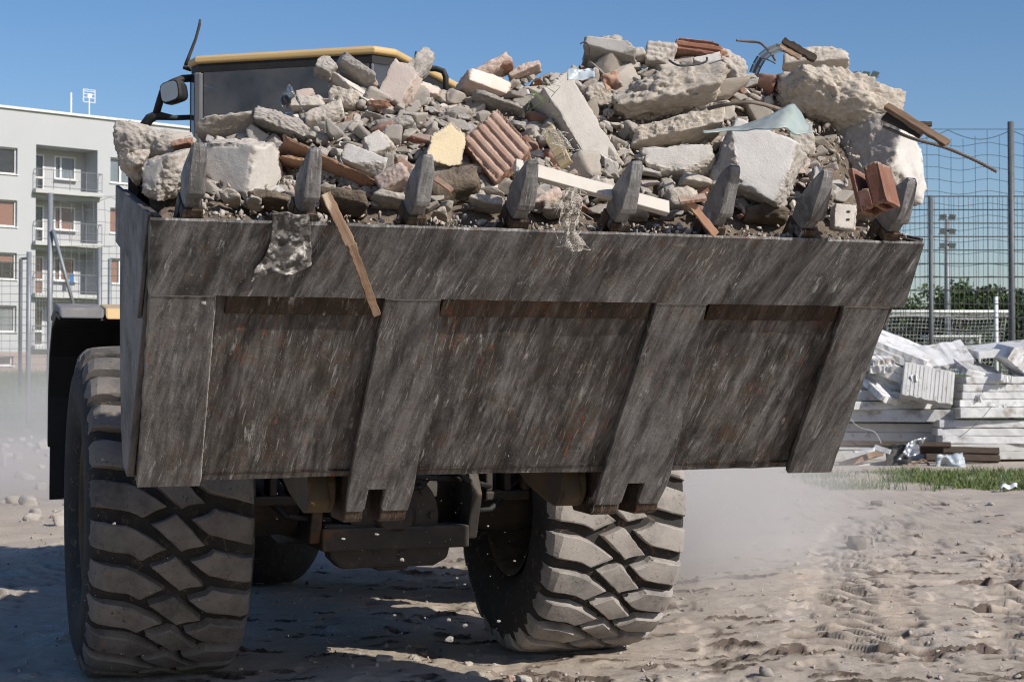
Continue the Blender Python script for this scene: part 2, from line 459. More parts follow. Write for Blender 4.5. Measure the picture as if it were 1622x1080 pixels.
    spk = ramp(nt, noise(nt, rot, 95, 3, 0.5), 0.70, 0.75)
    col = mix(nt, mth(nt, 'MULTIPLY', spk, 0.6 * white_amt), col, (0.46, 0.43, 0.38))
    nt.links.new(col, b.inputs['Base Color'])
    b.inputs['Metallic'].default_value = metallic
    nt.links.new(nd(nt, 'ShaderNodeMapRange', None, i0=s1, i1=0.3, i2=0.7, i3=rough + 0.12, i4=rough - 0.08).outputs[0], b.inputs['Roughness'])
    b.inputs['Specular IOR Level'].default_value = 0.3
    hh = mth(nt, 'ADD', mth(nt, 'MULTIPLY', s2, 0.7), mth(nt, 'ADD', mth(nt, 'MULTIPLY', med, 1.6), mth(nt, 'ADD', mth(nt, 'MULTIPLY', fine, 0.6), mth(nt, 'MULTIPLY', mth(nt, 'MAXIMUM', w1, w2), 0.7))))
    set_bump(nt, b, hh, 0.75, 0.007)
    return m

M['steel'] = steel_mat('bucket_steel', (0.135, 0.126, 0.118), (0.078, 0.072, 0.067), (0.34, 0.335, 0.33), 0.8, 1.0)
M['steel_strip'] = steel_mat('strip_steel', (0.19, 0.183, 0.176), (0.145, 0.138, 0.132), (0.30, 0.295, 0.29), 0.4, 0.8, lean=0.10)
M['steel_edge'] = steel_mat('edge_steel', (0.17, 0.165, 0.16), (0.115, 0.11, 0.106), (0.34, 0.335, 0.33), 0.65, 1.0, lean=0.24)
M['steel_side'] = steel_mat('side_steel', (0.17, 0.155, 0.145), (0.13, 0.12, 0.11), (0.22, 0.21, 0.20), 0.5, 0.4, rough=0.6, metallic=0.15)
M['steel_weld'] = steel_mat('weld_steel', (0.050, 0.036, 0.027), (0.075, 0.050, 0.034), (0.17, 0.15, 0.13), 1.0, 0.9)
M['tooth_steel'] = steel_mat('tooth_steel', (0.27, 0.265, 0.258), (0.20, 0.195, 0.19), (0.38, 0.375, 0.37), 0.45, 0.6, lean=0.0, metallic=0.35, rough=0.5)
M['weld_bead'] = pm('weld_bead', (0.42, 0.40, 0.37), (0.22, 0.2, 0.18), 40, 0.6, 0.8, 90, 0.004)

def rubber(name, c1, c2, dustc, amt):
    m, nt, b = new_mat(name)
    v = objco(nt, True)
    col = mix(nt, ramp(nt, noise(nt, v, 6, 6, 0.65), 0.35, 0.65), c1, c2)
    col = mix(nt, mth(nt, 'MULTIPLY', ramp(nt, noise(nt, v, 3.0, 7, 0.7), 0.25, 0.6), amt), col, dustc)
    col = mix(nt, mth(nt, 'MULTIPLY', ramp(nt, noise(nt, v, 16, 6, 0.7, 1.0), 0.57, 0.66), 0.35), col, (0.30, 0.19, 0.13))
    col = mix(nt, mth(nt, 'MULTIPLY', ramp(nt, noise(nt, v, 30, 6, 0.7, 1.5), 0.60, 0.65), 0.75), col, (0.025, 0.024, 0.023))
    nt.links.new(col, b.inputs['Base Color'])
    b.inputs['Roughness'].default_value = 0.85
    b.inputs['Specular IOR Level'].default_value = 0.25
    set_bump(nt, b, noise(nt, v, 45, 7, 0.7), 0.4, 0.006)
    return m
M['lug'] = rubber('lug_shaded_rubber', (0.055, 0.052, 0.050), (0.09, 0.085, 0.079), (0.215, 0.195, 0.175), 0.8)  # dusty rubber darkened for the left tyre, its shade put in the colour
M['lug_sunlit'] = rubber('lug_sunlit_rubber', (0.09, 0.086, 0.082), (0.17, 0.160, 0.150), (0.36, 0.330, 0.300), 0.85)  # same dusty rubber brightened for the right tyre, sunlight put in the colour
M['tyre'] = rubber('tyre_rubber', (0.020, 0.0195, 0.019), (0.030, 0.029, 0.028), (0.055, 0.050, 0.045), 0.4)

def glass_mat(name, tint, dusty):
    m = bpy.data.materials.new(name); m.use_nodes = True
    nt = m.node_tree; nt.nodes.clear()
    out = nd(nt, 'ShaderNodeOutputMaterial')
    tr = nd(nt, 'ShaderNodeBsdfTransparent', None, Color=c4(tint))
    gl = nd(nt, 'ShaderNodeBsdfGlossy', None, Color=(1, 1, 1, 1), Roughness=0.06)
    df = nd(nt, 'ShaderNodeBsdfDiffuse', None, Color=(0.5, 0.46, 0.42, 1))
    fr = nd(nt, 'ShaderNodeFresnel', None, IOR=1.45)
    m1 = nd(nt, 'ShaderNodeMixShader', None, i0=fr.outputs[0], i1=tr.outputs[0], i2=gl.outputs[0])
    tc = nd(nt, 'ShaderNodeTexCoord')
    dm = nd(nt, 'ShaderNodeMapRange', None, i0=noise(nt, tc.outputs['Object'], 3.5, 6, 0.65), i1=0.3, i2=0.75, i3=dusty * 0.4, i4=dusty * 1.6)
    m2 = nd(nt, 'ShaderNodeMixShader', None, i0=dm.outputs[0], i1=m1.outputs[0], i2=df.outputs[0])
    nt.links.new(m2.outputs[0], out.inputs[0])
    return m
M['cab_glass'] = glass_mat('cab_glass', (0.84, 0.87, 0.87), 0.12)
M['house_glass'] = glass_mat('house_glass', (0.82, 0.86, 0.88), 0.04)
M['cab_side_glass'] = glass_mat('cab_side_glass', (0.90, 0.94, 0.95), 0.04)

def ground_mat():
    m, nt, b = new_mat('dirt')
    g = nd(nt, 'ShaderNodeNewGeometry')
    P = g.outputs['Position']
    n0 = ramp(nt, noise(nt, P, 0.35, 5, 0.6), 0.35, 0.65)
    n1 = ramp(nt, noise(nt, P, 2.2, 7, 0.7), 0.3, 0.7)
    n2 = ramp(nt, noise(nt, P, 22, 6, 0.75), 0.3, 0.7)
    col = mix(nt, n0, (0.445, 0.38, 0.305), (0.515, 0.445, 0.365))
    col = mix(nt, mth(nt, 'MULTIPLY', n1, 0.5), col, (0.58, 0.50, 0.415))
    col = mix(nt, mth(nt, 'MULTIPLY', n2, 0.40), col, (0.36, 0.295, 0.24))
    # crushed mortar and brick dust
    w = mth(nt, 'MULTIPLY', ramp(nt, noise(nt, P, 1.3, 5, 0.6), 0.55, 0.68), ramp(nt, noise(nt, P, 40, 4, 0.7), 0.5, 0.6))
    col = mix(nt, mth(nt, 'MULTIPLY', w, 0.85), col, (0.70, 0.68, 0.65))
    br = mth(nt, 'MULTIPLY', ramp(nt, noise(nt, P, 1.1, 5, 0.6, 0.5), 0.60, 0.70), ramp(nt, noise(nt, P, 14, 4, 0.6), 0.35, 0.6))
    col = mix(nt, mth(nt, 'MULTIPLY', br, 0.6), col, (0.50, 0.31, 0.22))
    dk = mth(nt, 'MULTIPLY', ramp(nt, noise(nt, nd(nt, 'ShaderNodeMapping', None, Vector=P, Scale=(.6, 2.2, 1)).outputs[0], 1.1, 6, 0.7), 0.54, 0.66), 0.45)
    col = mix(nt, dk, col, (0.33, 0.275, 0.235))
    # shade painted in dark brown along print edges and pit rims
    pr = nd(nt, 'ShaderNodeAttribute', dict(attribute_name='print_shade')).outputs['Fac']
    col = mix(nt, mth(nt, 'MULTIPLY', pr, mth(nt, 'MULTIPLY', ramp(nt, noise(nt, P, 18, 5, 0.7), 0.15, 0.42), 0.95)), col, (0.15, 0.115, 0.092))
    # grass further back
    s = nd(nt, 'ShaderNodeSeparateXYZ', None, i0=P)
    edge = mth(nt, 'ADD', s.outputs[1], mth(nt, 'MULTIPLY', mth(nt, 'SUBTRACT', noise(nt, P, 0.25, 5, 0.65), 0.5), 14.0))
    gm = ramp(nt, edge, 38.0, 43.0)
    gc = mix(nt, ramp(nt, noise(nt, P, 0.7, 6, 0.7), 0.3, 0.7), (0.085, 0.13, 0.045), (0.15, 0.175, 0.075))
    col = mix(nt, gm, col, gc)
    nt.links.new(col, b.inputs['Base Color'])
    b.inputs['Roughness'].default_value = 0.95
    b.inputs['Specular IOR Level'].default_value = 0.1
    h = mth(nt, 'ADD', noise(nt, P, 30, 8, 0.75), mth(nt, 'MULTIPLY', noise(nt, P, 110, 4, 0.7), 0.35))
    set_bump(nt, b, h, 0.9, 0.016)
    return m
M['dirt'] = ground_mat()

# ------------------------------------------------------------------ ground sheet
def terrain_z(x, y):
    t = np.clip((y - 36.0) / 32.0, 0, 1)
    return 1.75 * t * t * (3 - 2 * t)

def axis(dense0, dense1, step, far0, far1, grow):
    a = list(np.arange(dense0, dense1, step))
    s = step; x = dense1
    while x < far1:
        a.append(x); s *= grow; x += s
    a.append(far1)
    s = step; x = dense0 - s
    lo = []
    while x > far0:
        lo.append(x); s *= grow; x -= s
    lo.append(far0)
    return np.array(sorted(lo) + a)

gx = axis(-4.2, 5.6, 0.018, -500, 500, 1.10)
gy = axis(8.2, 13.0, 0.018, -80, 1500, 1.022)
XX, YY = np.meshgrid(gx, gy)
PX, PY = XX.ravel(), YY.ravel()

def ground_relief(x, y, prints=None):
    p = np.stack([x, y, np.zeros_like(x)], 1)
    d = np.clip((45 - y) / 25, 0, 1) * np.clip((40 - np.abs(x)) / 20, 0, 1)
    z = 0.05 * fbm(p * 0.45, 3, 3) + 0.035 * fbm(p * 1.6, 8, 4) + 0.013 * fbm(p * 6.0, 12, 4, 0.6)
    # lumps: ridged
    r = 1 - np.abs(fbm(p * 3.1, 31, 3))
    z += 0.014 * (r - 0.75)
    # clods
    cl = fbm(p * 14.0, 44, 3, 0.6)
    z += 0.016 * np.clip(cl - 0.25, 0, 1)
    z += 0.004 * (0.3 - np.abs(fbm(p * 11.0, 47, 3, 0.6))) + 0.003 * fbm(p * 34.0, 48, 3, 0.65)
    # wheel tracks: the tread pattern pressed in, groove ribs left standing
    gkk = [0.0, .22, .36, .49, .57, .63, .70, 1.0]; gvv = [0.0, -.15, -.48, -.90, -1.21, -1.46, -1.73, -2.05]
    for (x0, y0, k, curve, y1) in ((1.75, 8.0, 0.16, 0.006, 19), (2.75, 8.0, 0.24, 0.008, 20), (3.9, 9.0, 0.34, 0.012, 20), (0.75, 8.0, 0.05, 0.02, 10.2), (-3.7, 10, -0.1, 0.01, 20)):
        s = y - y0
        cx = x0 + k * s + curve * s * s
        w_ = ((x - cx) * (1 - .3 * k) / 0.86) + 0.5
        on = np.clip(np.minimum(w_, 1 - w_) / 0.06, 0, 1) * np.clip((y1 - y) / 2, 0, 1) * np.clip((y - y0) / .1, 0, 1)
        fade = np.clip(0.8 + 1.6 * fbm(p * 0.9, 60, 2), 0, 1) * on
        fr = (s / 0.225 - np.interp(w_, gkk, gvv) + 0.25 * fbm(p * 3.0, 62, 2)) % 1.0
        rib = np.clip((0.24 - np.abs(fr - .5)) / 0.07, 0, 1)
        z += fade * (-0.040 + 0.060 * rib * (0.7 + 0.5 * fbm(p * 6, 63, 2)))
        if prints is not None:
            e_ = np.clip(1 - np.abs(np.abs(fr - .5) - 0.27) / 0.10, 0, 1) * np.clip(fade * 1.6, 0, 1) * np.clip(0.45 + 2.6 * fbm(p * 5.0, 64, 3), 0, 1)  # shade of the rib edges, drawn into the colour mask
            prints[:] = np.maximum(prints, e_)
    # random boot and lug prints
    c = fbm(p * np.array([4.2, 3.0, 1]), 71, 2)
    z -= 0.02 * np.clip((c - 0.34) / 0.12, 0, 1)
    return z * d

PRINT_SHADE = np.zeros(len(PX))
PZ = terrain_z(PX, PY) + ground_relief(PX, PY, PRINT_SHADE)
PR2 = PRINT_SHADE.reshape(len(gy), len(gx))
# steep-sided prints pressed in by lugs and boots
GZ = PZ.reshape(len(gy), len(gx))
WN = fbm(np.stack([PX * 9, PY * 9, PX * 0], 1), 15, 3, 0.6).reshape(GZ.shape)
def stamp(x, y, a, b, ang, dep, rim=0.25):
    Rr = max(a, b) * 1.7
    i0, i1 = np.searchsorted(gx, (x - Rr, x + Rr)); j0, j1 = np.searchsorted(gy, (y - Rr, y + Rr))
    if i1 - i0 < 2 or j1 - j0 < 2: return
    X_, Y_ = XX[j0:j1, i0:i1] - x, YY[j0:j1, i0:i1] - y
    c, s_ = math.cos(ang), math.sin(ang)
    r = np.sqrt(((X_ * c + Y_ * s_) / a) ** 2 + ((-X_ * s_ + Y_ * c) / b) ** 2)
    r = r * (1 + 0.75 * WN[j0:j1, i0:i1])
    if dep > 0: PR2[j0:j1, i0:i1] = np.maximum(PR2[j0:j1, i0:i1], np.clip((1.7 - r) / 0.5, 0, 1) * min(1, dep / .03))  # dark ring painted round each pit as its shade
    GZ[j0:j1, i0:i1] -= dep * np.clip((1.0 - r) / 0.22, 0, 1) - rim * dep * np.exp(-((r - 1.22) / 0.18) ** 2)
rg = random.Random(21)
for (x0, y0, dx, dy, bend, n_, sp, dp) in () and ((0.55, 9.05, 1.0, 0.03, 0.012, 22, .26, .06), (0.9, 9.75, 1.0, 0.10, 0.010, 24, .27, .05), (1.3, 8.75, 0.86, 0.5, 0.0, 22, .25, .055), (1.2, 10.6, 1.0, 0.16, 0.008, 24, .28, .05), (0.7, 10.2, 0.7, 0.72, 0.0, 26, .25, .05), (1.6, 11.9, 1.0, 0.10, 0.0, 26, .3, .05), (1.9, 13.6, 1.0, 0.06, 0.0, 26, .32, .05), (-3.6, 13, -0.15, 0.98, 0.0, 30, .28, .05)):
    L_ = math.hypot(dx, dy); dx, dy = dx / L_, dy / L_
    for k in range(n_):
        d_ = k * sp
        for row, off in enumerate((-.27, 0.0, .27)):
            if rg.random() < 0.30 or fbm(np.array([[d_ * .5 + row * 3, y0 * 7., 0.]]), 5, 2)[0] < -.22: continue
            cx_ = x0 + dx * (d_ + row * .09) - dy * off + rg.uniform(-.025, .025); cy_ = y0 + dy * d_ + dx * off + bend * d_ * d_ + rg.uniform(-.03, .03)
            stamp(cx_, cy_, rg.uniform(.06, .11), rg.uniform(.04, .07), math.atan2(dy, dx) + (0.35, 0.05, -0.3)[row] + rg.uniform(-.2, .2), dp * (rg.uniform(.6, 1.3) if rg.random() < .5 else -rg.uniform(.15, .6)), 0.25)
for k in range(700):
    y = 8.2 + 14 * rg.random() ** 1.5; x = rg.uniform(-.2, .42) * y
    u = rg.random() ** 2
    stamp(x, y, .03 + .09 * u, .018 + .028 * u, rg.uniform(-.5, .5), rg.uniform(.02, .07) * (.5 + u))
for k in range(110):
    y = 8.2 + 12 * rg.random() ** 1.5; x = rg.uniform(-.36, .42) * y
    u = rg.random() ** 3
    stamp(x, y, .02 + .07 * u, .02 + .05 * u, rg.uniform(0, 3), -rg.uniform(.008, .026), 0.0)
# keep the ground level where the wheels stand
for (wx, wy) in ((-1.93, 8.92), (0.36, 9.75)):
    f_ = np.exp(-(((XX - wx) / .5) ** 2 + ((YY - wy) / .5) ** 2)); GZ[:] = GZ * (1 - f_ * .8)
PZ = GZ.ravel()
nx, ny = len(gx), len(gy)
idx = np.arange(nx * ny).reshape(ny, nx)
gf = np.stack([idx[:-1, :-1].ravel(), idx[:-1, 1:].ravel(), idx[1:, 1:].ravel(), idx[1:, :-1].ravel()], 1)
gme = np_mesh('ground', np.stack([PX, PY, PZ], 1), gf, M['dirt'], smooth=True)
gme.attributes.new('print_shade', 'FLOAT', 'POINT').data.foreach_set('value', PR2.ravel().astype(np.float32))
ground = bpy.data.objects.new('ground', gme)
COL.objects.link(ground)
tag(ground, kind='structure')

def gz(x, y):
    a = np.array([float(x)]); b = np.array([float(y)])
    return float((terrain_z(a, b) + ground_relief(a, b))[0])

# ------------------------------------------------------------------ chunks of rubble
def ico(sub):
    bm = bmesh.new()
    bmesh.ops.create_icosphere(bm, subdivisions=sub, radius=1.0)
    bm.verts.ensure_lookup_table()
    v = np.array([tuple(q.co) for q in bm.verts]); v /= np.linalg.norm(v, axis=1)[:, None]
    f = np.array([[q.index for q in fa.verts] for fa in bm.faces])
    bm.free()
    return v, f
ICO = {k: ico(k) for k in (1, 2, 3, 4, 5, 6)}

def chunk_mesh(name, dims, mat, seed=0, sub=5, chops=5, jit=0.16, clean=(), rough=0.05, chip=0.10, chopd=(0.95, 1.25), smooth=False, nscale=1.0, ridges=None, fine=0.0, flat=False):
    """dims full size (x,y,z). clean: indices of box planes (0 -x,1 +x,2 -y,3 +y,4 -z,5 +z) that keep a finished face"""
    rs = np.random.RandomState(seed + 1000)
    d, f = ICO[sub]
    base = np.array([(-1, 0, 0), (1, 0, 0), (0, -1, 0), (0, 1, 0), (0, 0, -1), (0, 0, 1)], float)
    N = base + rs.uniform(-jit, jit, base.shape)
    D = np.ones(6) * rs.uniform(0.92, 1.05, 6)
    if chops:
        c = rs.normal(size=(chops, 3))
        if flat: c[:, 1] *= 0.12
        N = np.vstack([N, c]); 
    N /= np.linalg.norm(N, axis=1)[:, None]
    D = np.concatenate([D, rs.uniform(chopd[0], chopd[1], chops)]) if chops else D
    dots = d @ N.T
    t = np.where(dots > 0.02, D[None, :] / np.maximum(dots, 0.02), 99.0)
    order = np.sort(t, axis=1)
    k = np.argmin(t, axis=1)
    r = order[:, 0]
    e = (order[:, 1] - order[:, 0]) / order[:, 0]
    raw = np.array([0.0 if q in clean else 1.0 for q in range(len(D))])[k]
    hd = np.array(dims) / 2.0
    q = d * r[:, None] * hd[None, :]
    L = float(np.mean(dims))
    s = nscale / max(0.05, L)
    # chipped edges
    ch = np.exp(-(e / 0.10) ** 2) * np.clip(fbm(q * s * 5.0, seed + 5, 4, 0.6) + 0.25, 0, 1)
    q = q * (1 - chip * ch)[:, None]
    raw = np.maximum(raw, np.clip(ch * 2.2 - 0.25, 0, 1))
    a = rough * L * (0.12 + 0.88 * raw)
    dn = d * hd[None, :]; dn /= np.linalg.norm(dn, axis=1)[:, None]
    n1 = fbm(q * s * 2.6, seed + 9, 3, 0.55)
    n2 = fbm(q * s * 9.0, seed + 21, 4, 0.62)
    q = q + dn * (a * (1.1 * n1 + 0.75 * n2))[:, None]
    if fine:
        wp = np.stack([fbm(q * 22.0, seed + 41, 2), fbm(q * 22.0, seed + 43, 2), fbm(q * 22.0, seed + 45, 2)], 1)
        n3 = 0.75 * fbm((q + 0.022 * wp) * 24.0, seed + 31, 5, 0.74)
        n4 = 0.5 * fbm(q * 90.0, seed + 37, 2, 0.6)
        q = q + dn * ((0.05 + 0.95 * raw) * fine * (1.6 * n3 + 0.9 * n4))[:, None]
    if ridges:
        ax, ay, per, amp = ridges          # grooves across axis ax on the faces of axis ay
        on = np.array([1.0 if w in (2 * ay, 2 * ay + 1) else 0.0 for w in range(len(D))])[k]
        ph = np.abs(((q[:, ax] / per) % 1.0) - 0.5) * 2
        dep = np.clip((0.42 - ph) / 0.10, 0, 1) * on * np.clip(0.9 + 0.8 * n1, 0, 1)
        q[:, ay] -= np.sign(q[:, ay]) * dep * amp
    me = np_mesh(name, q, f, mat, smooth)
    at_ = me.attributes.new('raw', 'FLOAT', 'POINT')
    at_.data.foreach_set('value', raw.astype(np.float32))
    return me

# ------------------------------------------------------------------ the wheel loader
PSI = R(19.5)
LO = Vector((-0.786, 9.34, 0.0))
ML = Matrix.Translation(LO) @ Matrix.Rotation(PSI, 4, 'Z')
MLI = ML.inverted()
loader = empty('wheel_loader', LO, PSI, 'large yellow articulated wheel loader with rubble-filled scraped steel bucket raised, facing right', 'wheel loader')
BX0, BX1, HY, HZ_, LY, LZ = -1.645, 1.47, -2.47, 1.18, -3.28, 2.16
FL = math.hypot(LY - HY, LZ - HZ_)
uY, uZ = (LY - HY) / FL, (LZ - HZ_) / FL
mY, mZ = -uZ, uY
def BP(x, u, m): return (x, HY + uY * u + mY * m, HZ_ + uZ * u + mZ * m)

def fbox(x0, x1, u0, u1, m0, m1, mb=None, nseg=1):
    mb = mb or MB()
    return mb.prism([(x0, u0), (x1, u0), (x1, u1), (x0, u1)], m0, m1, lambda a, b, e: BP(a, b, e))

def worn_plate(name, poly, m0, m1, mat, bevel=0.006):
    mb = MB().prism(poly, m0, m1, lambda a, b, e: BP(a, b, e))
    return mb.build(name, mat, loader, bevel=bevel, segs=2)

# floor, finely gridded and slightly dented by wear
def dented_floor():
    nu, nxs = 60, 150
    us = np.linspace(0.0, 0.955, nu); xs = np.linspace(BX0 + 0.03, BX1 - 0.005, nxs)
    G = np.array([[x, u, 0] for u in us for x in xs])
    dz = 0.010 * fbm(G * np.array([1.6, 1.2, 1]), 77, 3) + 0.004 * fbm(G * np.array([9, 5, 1]), 78, 3)
    v = [BP(g[0], g[1], d) for g, d in zip(G, dz)]
    n = len(v)
    v += [BP(g[0], g[1], -0.03) for g in G]
    f = []
    for j in range(nu - 1):
        for i in range(nxs - 1):
            a = j * nxs + i
            f.append((a, a + 1, a + nxs + 1, a + nxs))
            f.append((n + a, n + a + nxs, n + a + nxs + 1, n + a + 1))
    rim = [j * nxs for j in range(nu)] + [(nu - 1) * nxs + i for i in range(1, nxs)] + [j * nxs + nxs - 1 for j in range(nu - 2, -1, -1)] + [i for i in range(nxs - 2, 0, -1)]
    for a, b in zip(rim, rim[1:] + rim[:1]): f.append((a, b, n + b, n + a))
    me = np_mesh('floor_plate', v, f, M['steel'], True)
    bm = bmesh.new(); bm.from_mesh(me); bmesh.ops.recalc_face_normals(bm, faces=bm.faces); bm.to_mesh(me); bm.free()
    o = bpy.data.objects.new('floor_plate', me); COL.objects.link(o); o.parent = loader
    o.data.set_sharp_from_angle(angle=R(35))
dented_floor()
def wob_strip(x0, x1, x0b, x1b, ua, ub, m0, m1, name, mat, seed):
    """strip with slightly uneven long edges"""
    n = 26
    rs = np.random.RandomState(seed)
    L, Rr = [], []
    for i in range(n):
        t = i / (n - 1); u = ub + (ua - ub) * t
        L.append((x0b + (x0 - x0b) * t + rs.uniform(-.0025, .0025), u)); Rr.append((x1b + (x1 - x1b) * t + rs.uniform(-.0025, .0025), u))
    poly = L + Rr[::-1]
    # L bottom->top, R top->bottom gives a clean outline
    return MB().prism(poly, m0, m1, lambda a, b, e: BP(a, b, e)).build(name, mat, loader, bevel=0.005)
# cutting edge, bevelled to a thin lip
sec = [(0.945, -0.028), (0.945, 0.042), (FL - 0.004, 0.042), (FL + 0.002, 0.034), (1.19, -0.028)]
nx_e = 90
vs, fs = [], []
rs_e = np.random.RandomState(3)
for i in range(nx_e):
    t = i / (nx_e - 1)
    w = rs_e.uniform(-.002, .002, 5)
    for k, (u, m_) in enumerate(sec):
        x = BX0 + (BX1 + 0.02 - BX0) * t - (0.02 + 0.02 * t) * (u - 0.945) / (FL - 0.945)
        vs.append(BP(x, u + w[k], m_ + (0.3 * w[k] if k in (1, 2) else 0)))
for i in range(nx_e - 1):
    for k in range(5): fs.append((i * 5 + k, i * 5 + (k + 1) % 5, (i + 1) * 5 + (k + 1) % 5, (i + 1) * 5 + k))
fs += [tuple(range(5))[::-1], tuple(range((nx_e - 1) * 5, nx_e * 5))]
MB().add(vs, fs).build('cutting_edge', M['steel_edge'], loader)
# dark strip under the edge, weld lines
for xa, xb in ((-1.36, -0.785), (-0.535, 0.335), (0.595, 1.19)):
    fbox(xa, xb, 0.855, 0.943, 0.012, 0.022).build('edge_backing', M['steel_weld'], loader, bevel=0.004)
    pts = [BP(xa + (xb - xa) * i / 40, 0.852 + rng.uniform(-.003, .003), 0.013) for i in range(41)]
    MB().tube(pts, 0.008, 5).build('weld_seam', M['steel_weld'], loader, smooth=True)
# wear strips
TH = 0.037
wob_strip(-1.415, BX0 + 0.03, -1.37, BX0 + 0.035, 0.0, 0.942, 0.008, TH, 'wear_strip', M['steel_strip'], 1) if False else None
def strip(x0t, x1t, x0b, x1b, ub, seed, name='wear_strip'):
    n = 28
    rs = np.random.RandomState(seed)
    L = []; Rr = []
    for i in range(n):
        t = i / (n - 1); u = ub + (0.935 - ub) * t
        L.append((x0b + (x0t - x0b) * t + rs.uniform(-.0022, .0022), u)); Rr.append((x1b + (x1t - x1b) * t + rs.uniform(-.0022, .0022), u))
    return MB().prism(L + Rr[::-1], 0.008, TH, lambda a, b, e: BP(a, b, e)).build(name, M['steel_strip'], loader, bevel=0.004)
strip(-1.64, -1.405, -1.61, -1.367, -0.004, 1)
strip(1.205, 1.425, 1.265, 1.492, -0.004, 4)
# the two middle strips run past the heel and end in forked hook toes
def hook_strip(x0t, x1t, x0b, x1b, xl, n0, n1, xr, seed):
    rs = np.random.RandomState(seed)
    n = 26
    L = [(x0b + (x0t - x0b) * i / (n - 1) + rs.uniform(-.0022, .0022), 0.03 + 0.905 * i / (n - 1)) for i in range(n)]
    Rr = [(x1b + (x1t - x1b) * i / (n - 1) + rs.uniform(-.0022, .0022), 0.03 + 0.905 * i / (n - 1)) for i in range(n)]
    xl = x0b + 0.012
    poly = [(xl, -0.17), (n0 - 0.012, -0.17), (n0, -0.155), (n0, -0.045), (n1, -0.045), (n1, -0.155), (n1 + 0.012, -0.17), (xr, -0.17), (x1b + 0.004, -0.05)] + Rr[0:] + L[::-1] + [(x0b + 0.004, -0.05)]
    # Rr runs bottom to top, L reversed runs top to bottom
    MB().prism(poly, 0.008, TH, lambda a, b, e: BP(a, b, e)).build('wear_strip', M['steel_strip'], loader, bevel=0.004)
    # thick rusty webs behind the strip, carrying the hinge
    for xa, xb in ((x0b + 0.010, n0 - 0.002), (n1 + 0.002, x1b - 0.004)):
        prof = [(-2.383, 1.03), (-2.365, 0.992), (-2.335, 0.98), (-2.13, 0.985), (-2.06, 1.08), (-2.08, 1.42), (-2.25, 1.42), (-2.33, 1.25), (-2.44, 1.19)]
        MB().prism(prof, xa, xb, lambda y, z, x: (x, y, z)).build('hinge_web', M['steel_weld'], loader, bevel=0.006)
    for xx0, xx1, xx2 in ((x1t, x1b, xr),):
        pts = [BP(xx1 + (xx0 - xx1) * i / 60 + 0.001, 0.93 * i / 60 - 0.01, TH * 0.55 + rs.uniform(-.002, .002)) for i in range(61)]
        MB().tube(pts, [0.0045 + rs.uniform(-.0015, .0015) for _ in pts], 5).build('weld_seam', M['weld_bead'], loader, smooth=True)
hook_strip(-0.768, -0.548, -0.757, -0.477, -0.80, -0.668, -0.597, -0.478, 2)
hook_strip(0.351, 0.573, 0.362, 0.686, 0.345, 0.497, 0.575, 0.676, 3)
for xa, xb in ((-1.405, -1.367),):
    pts = [BP(xb + (xa - xb) * i / 60 + 0.003, 0.93 * i / 60, TH * 0.5 + rng.uniform(-.002, .002)) for i in range(61)]
    MB().tube(pts, [0.0045 + rng.uniform(-.0015, .0015) for _ in pts], 5).build('weld_seam', M['weld_bead'], loader, smooth=True)
for xa, xb in ((-1.64, -1.405), (-0.768, -0.548), (0.351, 0.573), (1.205, 1.425)):
    pts = [BP(xa + (xb - xa) * i / 16, 0.938 + rng.uniform(-.002, .002), TH - 0.004) for i in range(17)]
    MB().tube(pts, 0.0055, 5).build('weld_seam', M['weld_bead'], loader, smooth=True)

# side plates and the shell behind
prof = [(LY + 0.02, LZ - 0.01), (HY, HZ_ + 0.015), (-2.34, 1.235), (-2.26, 1.38), (-2.215, 1.60), (-2.19, 1.88), (-2.185, 2.36)]
for x0, x1, nm in ((BX0 - 0.003, BX0 + 0.027, 'side_plate'), (BX1 - 0.03, BX1, 'side_plate')):
    MB().prism(prof, x0, x1, lambda y, z, x: (x, y, z)).build('side_plate', M['steel_side'], loader, bevel=0.004)
# welded reinforcement round the upper corner of the left plate
sp = [(LY + 0.03, LZ + 0.0), (-2.95, 1.80), (-2.75, 2.02), (-2.19, 2.14), (-2.182, 2.375), (-2.75, 2.26)]
MB().prism(sp, BX0 - 0.022, BX0 - 0.0045, lambda y, z, x: (x, y, z)).build('corner_plate', M['steel_side'], loader, bevel=0.004)
MB().prism(sp, BX1 + 0.0015, BX1 + 0.02, lambda y, z, x: (x, y, z)).build('corner_plate', M['steel_side'], loader, bevel=0.004)
sh = MB()
back = prof[1:] + [(-2.16, 2.52)]
outer = [(y + 0.0, z) for y, z in back]
inner = [(y - 0.03, z + 0.01) for y, z in back]
sh.prism(outer + inner[::-1], BX0 + 0.028, BX1 - 0.031, lambda y, z, x: (x, y, z)).build('back_shell', M['steel_weld'], loader)

